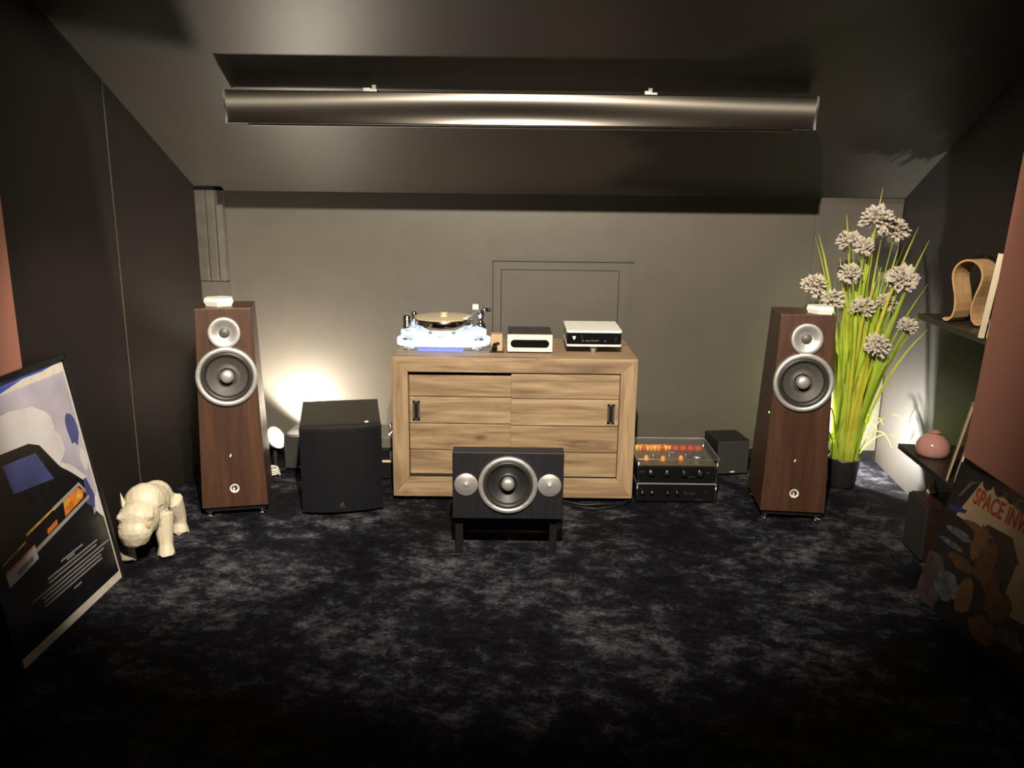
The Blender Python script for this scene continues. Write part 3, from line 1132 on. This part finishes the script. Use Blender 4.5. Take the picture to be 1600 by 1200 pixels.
# ------------------------------------------------------------------ potted grass with round flower heads
PX, PY = 1.715, 4.085
t_ = thing('potted_grass', (PX, PY, 0), 0, 'tall artificial grass with pale round flower heads in a black pot', 'plant')
b = MB()
b.lathe([(.062, 0), (.066, .01), (.080, .145), (.080, .152), (.074, .152), (.072, .135), (0, .135)], None, 32)
b.build('pot', M['pot'], t_)
b = MB()
b.lathe([(.072, .136), (.05, .150), (.03, .148), (0, .156)], None, 20, smooth=False)
b.build('moss', M['soil'], t_)


def blade(x0, y0, tip, bend, wd, mi):
    """one folded grass blade from the pot to its tip; bend curves it out then over"""
    b = MB()
    n = 9
    P0 = Vector((x0, y0, .14))
    T = Vector(tip)
    mid = P0.lerp(T, .5) + Vector(bend)
    dirx = Vector((T.x - P0.x, T.y - P0.y, 0))
    side = Vector((random.uniform(-1, 1) * .5 + .8, random.uniform(-1, 1) * .5, 0)).normalized()
    rows = []
    for k in range(n + 1):
        s = k / n
        p = P0 * (1 - s) ** 2 + mid * 2 * s * (1 - s) + T * s * s
        wv = wd * (0.55 + .9 * s) * (1 - s ** 2.2) + .0006
        fold = Vector((-side.y, side.x, 0)) * wv * .35
        rows.append((p - side * wv + fold, p, p + side * wv + fold))
    vs = [v for r_ in rows for v in r_]
    fs = []
    for k in range(n):
        for j in range(2):
            fs.append((k * 3 + j, k * 3 + j + 1, k * 3 + j + 4, k * 3 + j + 3))
    b.mesh(vs, fs, True)
    return b.build('leaf', M['blade%d' % mi], t_, fixn=False)


tips = [(.03, 1.505), (-.13, 1.38), (-.093, 1.33), (-.254, 1.287), (-.268, 1.272), (.22, 1.323), (.28, 1.263), (-.14, 1.176), (.138, 1.237), (.168, 1.247),
        (.308, .945), (.32, .90), (.33, .83), (.107, 1.108), (.30, 1.05), (-.04, 1.25), (.0, 1.30), (.05, 1.28)]
rs = random.Random(11)


def on_ray(tx, dy, tz):
    """slide a point along the line of sight when its depth changes by dy"""
    q = (PY + dy) / (PY - .035)
    return (PX + tx) * q - PX, CAMH + (tz - CAMH) * q


for i, (tx, tz) in enumerate(tips):
    a = rs.uniform(0, 2 * PI)
    r_ = rs.uniform(.01, .055)
    dy = rs.uniform(-.10, .08) if tx < .2 else -.20
    tx, tz = on_ray(tx, dy, tz)
    blade(r_ * math.cos(a) + tx * .1, r_ * math.sin(a) * .8, (tx, dy, tz), (-tx * .28, 0, .12), rs.uniform(.008, .012), rs.choice([0, 1, 1, 0, 3]))
for i in range(96):
    a = rs.uniform(0, 2 * PI)
    r_ = .065 * math.sqrt(rs.random())
    x0, y0 = r_ * math.cos(a), r_ * math.sin(a)
    tz = rs.triangular(.55, 1.28, .9)
    sp = rs.gauss(0, .5)
    tx = max(-.20, min(.26, x0 * 1.2 + sp * .13 * (tz / .9) + .03))
    ty = max(-.16, min(.14, y0 * 1.4 + rs.gauss(0, .06)))
    blade(x0, y0, (tx, ty, tz), (-(tx - x0) * .25, 0, .08), rs.uniform(.007, .0145), rs.choice([0, 1, 2, 0, 1, 3, 1]))
for i in range(16):     # low arching blades round the rim
    a = rs.uniform(-.9, 1.2) if i < 9 else rs.uniform(2.0, 4.2)
    r_ = .06
    x0, y0 = r_ * math.cos(a), r_ * math.sin(a)
    ln = rs.uniform(.12, .26)
    tx = max(-.15, x0 + ln * math.cos(a))
    blade(x0, y0, (tx, y0 + ln * math.sin(a) * .5, rs.uniform(.17, .42)), (0, 0, rs.uniform(.12, .28)), rs.uniform(.0035, .006), rs.choice([0, 1, 2]))


def flower_mesh(seed, rad):
    rr = random.Random(seed)
    b = MB()
    b.lathe([(0, -rad * .35), (rad * .3, -rad * .2), (rad * .35, 0), (rad * .25, rad * .25), (0, rad * .35)], None, 8)
    for k in range(150):
        zz = rr.uniform(-.75, 1)
        a = rr.uniform(0, 2 * PI)
        s = math.sqrt(1 - zz * zz)
        d_ = Vector((s * math.cos(a), s * math.sin(a), zz))
        ln = rad * rr.uniform(.72, 1.12)
        u = d_.cross(Vector((rr.random(), rr.random(), rr.random() + .1))).normalized()
        v = d_.cross(u)
        q = rad * rr.uniform(.10, .19)
        c = d_ * ln
        base = d_ * rad * .3
        b.mesh([base, c + u * q - d_ * q * .5, c + v * q * .7, c + d_ * q * .7, c - v * q * .7, c - u * q - d_ * q * .4],
               [(0, 1, 2), (1, 3, 2), (0, 2, 5), (2, 3, 5), (0, 4, 1), (4, 3, 1), (0, 5, 4), (5, 3, 4)])
    me = bpy.data.meshes.new('flower_head')
    b.bm.to_mesh(me)
    b.bm.free()
    me.materials.append(M['petal'])
    return me


fm = [flower_mesh(s, .064) for s in (1, 2, 3)]
heads = [(.018, 1.351, 1.22), (.114, 1.307, .95), (-.103, 1.25, .9), (-.03, 1.229, .75), (-.246, 1.039, .98), (-.152, .971, .85), (-.084, 1.097, .85), (.173, 1.078, 1.08),
         (-.006, .929, .95), (.109, .959, .8), (.09, .745, .98), (.226, .843, .72)]
for i, (fx, fz, sc) in enumerate(heads):
    fy = rs.uniform(-.13, -.02) if fz < 1.0 else rs.uniform(-.06, .02)
    if fx > .12:
        fy = -.17
    fx, fz = on_ray(fx, fy, fz)
    p = Vector((fx, fy, fz))
    b = MB()
    q0 = Vector((fx * .12, 0, .14))
    b.tube([q0, q0.lerp(p, .35) + Vector((-fx * .12, 0, .05)), q0.lerp(p, .7) + Vector((-fx * .08, 0, .04)), p], .0028, 5)
    b.build('flower_stem', M['blade0'], t_)
    o = bpy.data.objects.new('flower_head', fm[i % 3])
    COL.objects.link(o)
    o.parent = t_
    o.location = p
    o.scale = (sc, sc, sc * .92)
    o.rotation_euler = (rs.uniform(-.4, .4), rs.uniform(-.4, .4), rs.uniform(0, 6))

# ------------------------------------------------------------------ side wall shelves
SA = R(-4.0)      # shelf run is turned slightly from the room axis


def shelf(loc, ln, dp, th, label):
    o = MB().box(0, dp, -ln, 0, 0, th, bev=.002).build('wall_shelf', M['shelf'])
    o.location = loc
    o.rotation_euler = (0, 0, SA)
    return tag(o, label, 'shelf')


shelf((1.735, 3.54, .960), .62, .235, .024, 'upper dark wall shelf holding the plywood headphone stand')
shelf((1.700, 3.50, .390), .62, .265, .022, 'lower dark wall shelf holding the pink ceramic vase')

# bent plywood headphone stand
t_ = thing('headphone_stand', (1.800, 3.255, .984), math.atan2(.45, .9), 'bent plywood headphone stand shaped like an omega on the upper shelf', 'stand')
path = []
cx, cz, rr_ = 0, .190, .062
for x, z in ((-.080, .016), (-.072, .010), (-.058, .011), (-.044, .024), (-.036, .050), (-.036, .080), (-.042, .115), (-.055, .155)):
    path.append((x, z))
for k in range(0, 13):
    a = R(190 - 200 * k / 12)
    path.append((rr_ * math.cos(a), cz + rr_ * math.sin(a)))
for x, z in ((.055, .155), (.042, .115), (.036, .080), (.036, .050), (.044, .024), (.058, .011), (.072, .010), (.080, .016)):
    path.append((x, z))
thk = .0035
lft, rgt = [], []
for i, (x, z) in enumerate(path):
    xa, za = path[max(i - 1, 0)]
    xb, zb_ = path[min(i + 1, len(path) - 1)]
    tx, tz = xb - xa, zb_ - za
    l_ = math.hypot(tx, tz)
    nx, nz = -tz / l_, tx / l_
    lft.append((x + nx * thk, z + nz * thk))
    rgt.append((x - nx * thk, z - nz * thk))
b = MB()
bwid = .048
# band width runs along local x, the omega lies in local y-z
grid = []
for side in (lft, rgt):
    grid.append([(side[i][0], side[i][1]) for i in range(len(path))])
n = len(path)
vs = []
for i in range(n):
    for (pp, ww) in ((grid[0][i], -bwid), (grid[0][i], bwid), (grid[1][i], bwid), (grid[1][i], -bwid)):
        vs.append((ww, -pp[0], pp[1]))
fs = [(0, 1, 2, 3), tuple(4 * (n - 1) + q for q in (3, 2, 1, 0))]
for i in range(n - 1):
    for q in range(4):
        fs.append((4 * i + q, 4 * (i + 1) + q, 4 * (i + 1) + (q + 1) % 4, 4 * i + (q + 1) % 4))
b.mesh(vs, fs, False)
b.build('bent_band', M['ply'], t_)

# black headphones hung over the stand
t_ = thing('headphones', (1.840, 3.275, .984), math.atan2(.45, .9), 'black headphones hanging over the back of the plywood stand', 'headphones')
b = MB()
b.tube([(0, -.078 * math.cos(R(200 - 220 * k / 20)), .185 + .078 * math.sin(R(200 - 220 * k / 20))) for k in range(21)], .007)
b.build('headband', M['black_gloss'], t_)
for s in (-1, 1):
    A = Matrix.Translation((0, s * .068, .125)) @ Vector((0, s, 0)).to_track_quat('Z', 'Y').to_matrix().to_4x4()
    MB().lathe([(.030, -.0), (.036, .004), (.037, .018), (.030, .026), (0, .028)], A, 24).build('ear_cup', M['black_gloss'], t_)

# record sleeves / thin frames standing at the shelf ends
def sleeve(name, loc, rz, w_, h_, th, lean, m_, label, group):
    o = MB().box(0, w_, min(0, th), max(0, th), 0, h_).build(name, m_)
    o.matrix_world = Matrix.Translation(loc) @ Matrix.Rotation(lean, 4, 'Y') @ Matrix.Rotation(rz, 4, 'Z')
    return tag(o, label, 'record', group)


sleeve('record_sleeve', (1.668, 2.945, .985), R(60), .15, .30, -.020, .10, M['cream_card'], 'thick cream record sleeve next to the plywood headphone stand', 'records on the upper shelf')
sleeve('record_sleeve', (1.692, 2.935, .985), R(60), .15, .22, -.006, .10, M['cream_card'], 'shorter cream record sleeve behind the thick one, upper shelf', 'records on the upper shelf')
sleeve('record_sleeve', (1.672, 3.030, .413), R(60), .16, .30, -.007, .20, M['tan_card'], 'tan record sleeve beside the pink vase, lower shelf', 'records on the lower shelf')
sleeve('record_sleeve', (1.690, 3.005, .413), R(60), .16, .30, -.007, .20, M['cream_card'], 'pale record sleeve nearest the felt panel, lower shelf', 'records on the lower shelf')

# pink dome vase
b = MB()
b.lathe([(.058, 0), (.067, .008), (.071, .026), (.067, .050), (.053, .072), (.034, .086), (.019, .091), (.020, .095), (.027, .098), (.026, .101), (.018, .103), (.012, .098), (0, .097)], None, 40)
o = b.build('dome_vase', M['pink'])
o.location = (1.772, 3.345, .412)
o.scale = (.96, .96, 1.02)
tag(o, 'glossy pink dome shaped ceramic vase on the lower shelf', 'vase')

# dark bookshelf speaker on the floor below the shelves
t_ = thing('bookshelf_speaker', (1.69, 3.17, 0), R(-4), 'dark red and black box loudspeaker on the carpet under the lower shelf', 'loudspeaker')
b = MB()
b.box(.012, .17, 0, .195, .006, .245, bev=.003)
b.build('cabinet', M['red_wood'], t_)
b = MB()
b.box(0, .012, .004, .191, .010, .241, bev=.003)
b.build('grille', M['cloth'], t_)
for x in (.03, .15):
    for y in (.02, .17):
        MB().lathe([(.008, 0), (.008, .007)], Matrix.Translation((x, y, 0)), 8).build('foot', M['rubber'], t_)

# small pale carved figure behind it
t_ = thing('figurine', (1.792, 3.338, .2455), R(20), 'small pale carved figurine on top of the dark box loudspeaker', 'figurine')
b = MB()
b.lathe([(.020, 0), (.024, .006), (.020, .020), (.012, .034), (.008, .042), (.011, .050), (.007, .058), (0, .060)], None, 7, smooth=False)
b.build('body', M['cream_card'], t_)
b = MB()
b.mesh([(-.03, -.004, .002), (-.008, -.006, .0), (-.022, .004, .045), (-.026, -.01, .02)], [(0, 1, 2), (1, 3, 2), (0, 2, 3), (0, 3, 1)])
b.build('wing', M['white'], t_)

# ------------------------------------------------------------------ framed prints leaning on the side walls
def frame_basis(p_bl, p_br, p_tl):
    """bottom-left, bottom-right, top-left corner -> function (u 0..1, v 0..1, h) -> xyz"""
    o_, u_, v_ = Vector(p_bl), Vector(p_br) - Vector(p_bl), Vector(p_tl) - Vector(p_bl)
    n_ = u_.cross(v_).normalized()
    return (lambda u, v, h: o_ + u_ * u + v_ * v + n_ * h), u_.length, v_.length


def flat(mb, fn, pts, h, mi):
    mb.mi = mi
    mb.poly([fn(u, v, h) for u, v in pts])


def blob(cx, cy, rx, ry, n=18, seed=0, j=.12):
    rr = random.Random(seed)
    return [(cx + rx * math.cos(2 * PI * k / n) * (1 + rr.uniform(-j, j)), cy + ry * math.sin(2 * PI * k / n) * (1 + rr.uniform(-j, j))) for k in range(n)]


# left: pale sky print with a dark car rear
PL = [mat('print_white', (0.62, 0.58, 0.52), 0.35), mat('print_sky', (0.40, 0.375, 0.46), 0.3, var=0.25, scale=5), mat('print_blue', (0.03, 0.07, 0.42), 0.3),
      mat('print_black', (0.006, 0.006, 0.008), 0.25, var=.3), mat('print_orange', (0.62, 0.17, 0.02), 0.3, var=.35, scale=40), mat('print_grey', (0.22, 0.21, 0.21), 0.4),
      mat('print_navy', (0.055, 0.065, 0.20), 0.3, var=.3, scale=9), mat('print_cloud', (0.60, 0.58, 0.60), 0.3, var=.12, scale=6), mat('print_bumper', (0.30, 0.29, 0.29), 0.3), mat('print_amber', (0.55, 0.36, 0.06), 0.3, var=.4, scale=50)]
fn, fw_, fh_ = frame_basis((-1.515, 2.315, .0), (-1.500, 2.955, .0), (-1.646, 2.305, .862))
t_ = thing('framed_print', (0, 0, 0), 0, 'large framed print of a dark car rear leaning by the statue', 'picture')
b = MB()
b.prism([(-.02, -.0), (1.02, -.0), (1.02, 1.02), (-.02, 1.02)], -.018, -.002, fn)
b.build('backing', M['black'], t_)
b = MB()
for rect in ((-.025, -.004, -.002, 1.022), (1.004, 1.026, -.002, 1.022), (-.025, 1.026, 1.002, 1.024)):
    u0, u1, v0, v1 = rect
    b.prism([(u0, v0), (u1, v0), (u1, v1), (u0, v1)], -.016, .008, fn)
b.build('frame', M['black'], t_)
b = MB()
h = -.0015
flat(b, fn, [(0, .004), (1, .004), (1, 1), (0, 1)], h, 0)
flat(b, fn, [(.0, .04), (.985, .04), (.985, .955), (0, .955)], h + .0002, 1)
flat(b, fn, [(.0, .985), (.80, .985), (.99, 1), (0, 1)], h + .0003, 2)
flat(b, fn, [(.0, .962), (.42, .962), (.62, .984), (0, .986)], h + .0003, 2)
flat(b, fn, blob(.45, .76, .34, .13, 20, 3), h + .0004, 7)
flat(b, fn, blob(.55, .68, .25, .10, 20, 5), h + .00045, 7)
flat(b, fn, blob(.92, .72, .06, .07, 14, 8, .2), h + .0006, 6)
flat(b, fn, blob(.95, .58, .032, .05, 14, 9, .2), h + .0006, 7)
# dark ground with faint streaks
flat(b, fn, [(0, .04), (.985, .04), (.985, .30), (.93, .345), (.80, .30), (.5, .30), (0, .32)], h + .0005, 3)
flat(b, fn, [(.93, .345), (.985, .30), (.985, .42), (.95, .40)], h + .0006, 7)
# rounded saloon car seen from behind
car = [(0, .27), (.55, .25), (.82, .29), (.90, .33), (.93, .42), (.90, .49), (.80, .555), (.72, .60), (.60, .72), (.52, .745), (.0, .77)]
flat(b, fn, car, h + .0008, 3)
flat(b, fn, [(.30, .60), (.64, .57), (.55, .70), (.28, .715)], h + .0010, 6)
flat(b, fn, [(.72, .60), (.80, .555), (.90, .49), (.935, .42), (.945, .44), (.92, .51), (.83, .575), (.74, .615)], h + .0010, 7)
flat(b, fn, [(.86, .40), (.925, .36), (.955, .41), (.92, .50), (.895, .50)], h + .0011, 6)
flat(b, fn, [(.56, .470), (.84, .500), (.885, .455), (.88, .440), (.835, .485), (.56, .455)], h + .0012, 8)
flat(b, fn, [(.20, .335), (.90, .412), (.90, .428), (.20, .352)], h + .0012, 8)
flat(b, fn, [(.64, .405), (.84, .430), (.865, .455), (.82, .482), (.66, .468)], h + .0014, 4)
flat(b, fn, [(.66, .440), (.72, .447), (.72, .468), (.665, .463)], h + .0015, 9)
flat(b, fn, [(.765, .430), (.83, .438), (.845, .458), (.80, .474)], h + .0015, 9)
flat(b, fn, [(.46, .385), (.56, .397), (.565, .418), (.465, .405)], h + .0014, 4)
flat(b, fn, [(.30, .430), (.58, .462), (.58, .470), (.30, .440)], h + .0014, 9)
flat(b, fn, [(.08, .385), (.28, .41), (.28, .418), (.08, .393)], h + .0014, 9)
flat(b, fn, [(.08, .300), (.34, .328), (.34, .385), (.08, .358)], h + .0014, 7)
flat(b, fn, [(.08, .350), (.34, .378), (.34, .386), (.08, .360)], h + .0016, 4)
flat(b, fn, [(.16, .318), (.30, .333), (.30, .352), (.16, .337)], h + .0016, 5)
for k, (u0, u1, v) in enumerate(((.50, .72, .258), (.36, .86, .232), (.36, .84, .216), (.20, .97, .196), (.28, .90, .180), (.28, .86, .164), (.28, .86, .148), (.54, .62, .124))):
    flat(b, fn, [(u0, v - .004), (u1, v - .004), (u1, v + .004), (u0, v + .004)], h + .0012, 5)
flat(b, fn, [(.55, .244), (.63, .244), (.63, .252), (.55, .252)], h + .0012, 5)
b.build('print', PL, t_, fixn=False)

# right: game art print with lettering
PR = [mat('art_dark', (0.007, 0.008, 0.011), 0.35, var=.6, scale=14), mat('art_cream', (0.37, 0.27, 0.16), 0.4, var=.12, scale=12), mat('art_red', (0.30, 0.035, 0.015), 0.4), mat('art_brown', (0.075, 0.035, 0.015), 0.4, var=.5, scale=25),
      mat('art_steel', (0.07, 0.075, 0.085), 0.3, var=.6, scale=30), mat('art_blue', (0.01, 0.025, 0.11), 0.3), mat('art_mauve', (0.05, 0.038, 0.036), 0.4, var=.5, scale=20), mat('art_rust', (0.12, 0.055, 0.02), 0.4, var=.3, scale=30)]
fn2, w2, h2 = frame_basis((1.545, 2.905, .0), (1.605, 2.22, .0), (1.652, 2.905, .530))
t_ = thing('game_art_print', (0, 0, 0), 0, 'dark game art print with orange lettering leaning under the felt panel', 'picture')
b = MB()
b.prism([(0, 0), (1, 0), (1, 1), (0, 1)], -.018, 0, fn2)
b.build('board', M['black'], t_)
b = MB()
h = .0004
flat(b, fn2, [(0.0, .0), (1, .0), (1, .995), (0, .995)], h, 0)
flat(b, fn2, [(.10, .66), (.20, .955), (1, .985), (1, .60), (.62, .60), (.52, .73), (.34, .72), (.30, .66)], h + .0003, 1)
for k in range(9):     # scalloped valance above the lettering
    u = .20 + .09 * k
    flat(b, fn2, [(u, .955), (u + .088, .957), (u + .075, .925), (u + .045, .905), (u + .015, .925)], h + .0005, 0)
    flat(b, fn2, [(u + .076, .955), (u + .10, .955), (u + .088, .925)], h + .0006, 1)
flat(b, fn2, [(.60, .60), (1, .64), (1, .34), (.66, .30), (.60, .42)], h + .0004, 1)
flat(b, fn2, [(.0, .0), (.18, .0), (.20, .25), (.10, .36), (.0, .34)], h + .0004, 6)
flat(b, fn2, [(.02, .66), (.16, .70), (.17, .73), (.02, .70)], h + .0005, 5)
flat(b, fn2, blob(.17, .56, .10, .03, 14, 2, .2), h + .0006, 4)
flat(b, fn2, blob(.14, .47, .11, .02, 14, 4, .2), h + .0006, 4)
flat(b, fn2, blob(.22, .20, .10, .09, 16, 6, .25), h + .0006, 4)
for k, (cx_, cy_, rx_, ry_, mi_) in enumerate(((.33, .58, .05, .12, 7), (.42, .50, .07, .15, 3), (.26, .40, .10, .045, 3), (.50, .36, .06, .14, 3), (.36, .22, .06, .12, 7), (.60, .30, .07, .10, 3), (.30, .66, .11, .025, 7), (.55, .12, .10, .08, 3), (.46, .24, .05, .10, 0), (.72, .18, .09, .05, 4))):
    flat(b, fn2, blob(cx_, cy_, rx_, ry_, 16, 20 + k, .22), h + .0008 + .00005 * k, mi_)
flat(b, fn2, [(.08, .78), (.14, .90), (.19, .93), (.18, .94), (.12, .91), (.065, .78)], h + .0006, 4)
b.build('art', PR, t_, fixn=False)
fc = bpy.data.curves.new('lettering', 'FONT')
fc.body = 'SPACE INVADERS'
fc.size = .074
fc.offset = .0016
fc.extrude = .0003
fc.space_character = 1.03
ft = bpy.data.objects.new('lettering_curve', fc)
COL.objects.link(ft)
me = bpy.data.meshes.new_from_object(ft.evaluated_get(bpy.context.evaluated_depsgraph_get()))
bpy.data.objects.remove(ft)
fo = bpy.data.objects.new('lettering', me)
COL.objects.link(fo)
fo.parent = t_
me.materials.clear()
me.materials.append(PR[2])
u_ = (fn2(1, 0, 0) - fn2(0, 0, 0)).normalized()
v_ = (fn2(0, 1, 0) - fn2(0, 0, 0)).normalized()
n_ = u_.cross(v_)
uu = (u_ * 1.0 + v_ * -.0).normalized()
mm = Matrix((uu, v_, n_)).transposed().to_4x4()
mm.translation = fn2(.185, .795, .0014)
fo.matrix_local = mm @ Matrix.Diagonal((.72, 1.12, 1, 1))

# ------------------------------------------------------------------ faceted animal statue
t_ = thing('animal_statue', (-1.490, 3.195, 0), R(10), 'white faceted animal statue with big lowered head beside the framed car print', 'statue')


def blobs_mesh(ells, caps_, voxel, ratio):
    """merge ellipsoids and tapered limbs into one faceted skin"""
    b = MB()
    for c, r, rx in ells:
        mt_ = Matrix.Translation(c) @ Matrix.Rotation(R(rx), 4, 'X') @ Matrix.Diagonal((r[0], r[1], r[2], 1))
        b.lathe([(math.sin(PI * k / 12), -math.cos(PI * k / 12)) for k in range(13)], mt_, 20)
    for p0, p1, r0, r1 in caps_:
        b.cyl(p0, p1, r0, 14, r1)
    o = b.build('raw', M['statue'])
    rm = o.modifiers.new('remesh', 'REMESH')
    rm.mode = 'VOXEL'
    rm.voxel_size = voxel
    sm = o.modifiers.new('smooth', 'SMOOTH')
    sm.iterations = 6
    sm.factor = .5
    d_ = o.modifiers.new('dec', 'DECIMATE')
    d_.ratio = ratio
    me2 = bpy.data.meshes.new_from_object(o.evaluated_get(bpy.context.evaluated_depsgraph_get()))
    bpy.data.objects.remove(o)
    for p in me2.polygons:
        p.use_smooth = False
    me2.materials.clear()
    me2.materials.append(M['statue'])
    return me2


# animal faces local -y: rump, belly, shoulder hump, big low head, muzzle, jaw, brow, limbs
EL = [((0, .150, .172), (.070, .075, .078), 0), ((0, .065, .182), (.074, .125, .074), 0), ((0, -.020, .218), (.082, .080, .082), 15),
      ((-.010, -.092, .178), (.080, .072, .080), 30), ((-.016, -.142, .142), (.066, .050, .052), 20), ((-.018, -.135, .112), (.056, .050, .030), 10),
      ((.036, -.135, .205), (.026, .022, .018), 0), ((-.058, -.135, .205), (.026, .022, .018), 0)]
CP = [((.060, -.015, .170), (.072, -.050, .030), .046, .028), ((-.060, -.020, .170), (-.072, -.068, .030), .046, .028),
      ((.058, .150, .160), (.080, .178, .075), .050, .032), ((.080, .178, .085), (.080, .182, .020), .031, .027),
      ((-.058, .150, .160), (-.080, .178, .075), .050, .032), ((-.080, .178, .085), (-.080, .182, .020), .031, .027),
      ((.072, -.050, .055), (.074, -.060, .0), .024, .040), ((-.072, -.068, .055), (-.074, -.080, .0), .024, .040),
      ((.080, .180, .055), (.080, .176, .0), .024, .040), ((-.080, .180, .055), (-.080, .176, .0), .024, .040)]
body = blobs_mesh(EL, CP, .008, .075)
bm = bmesh.new()
bm.from_mesh(body)
zmin = min(v.co.z for v in bm.verts)
for v in bm.verts:
    v.co.z -= zmin
    if v.co.z < .010:
        v.co.z = 0
bm.to_mesh(body)
bm.free()
bo = bpy.data.objects.new('body', body)
COL.objects.link(bo)
bo.parent = t_
for s in (-1, 1):
    b = MB()
    e0 = Vector((s * .056 - .004, -.070, .246))
    b.mesh([e0, e0 + Vector((s * .026, .014, -.016)), e0 + Vector((s * .010, -.012, -.022)), e0 + Vector((s * .018, .004, .044)), e0 + Vector((s * .008, .022, -.012))],
           [(0, 2, 3), (2, 1, 3), (1, 4, 3), (4, 0, 3), (0, 4, 1, 2)])
    b.build('ear', M['statue'], t_)
    b = MB()
    e1 = Vector((s * .052 - .013, -.158, .178))
    b.lathe([(.012, -.006), (.010, .002), (.004, .005), (0, .004)], Matrix.Translation(e1) @ Vector((s * .6, -1, .5)).to_track_quat('Z', 'Y').to_matrix().to_4x4(), 6, smooth=False)
    b.build('eye', M['tan_card'], t_)
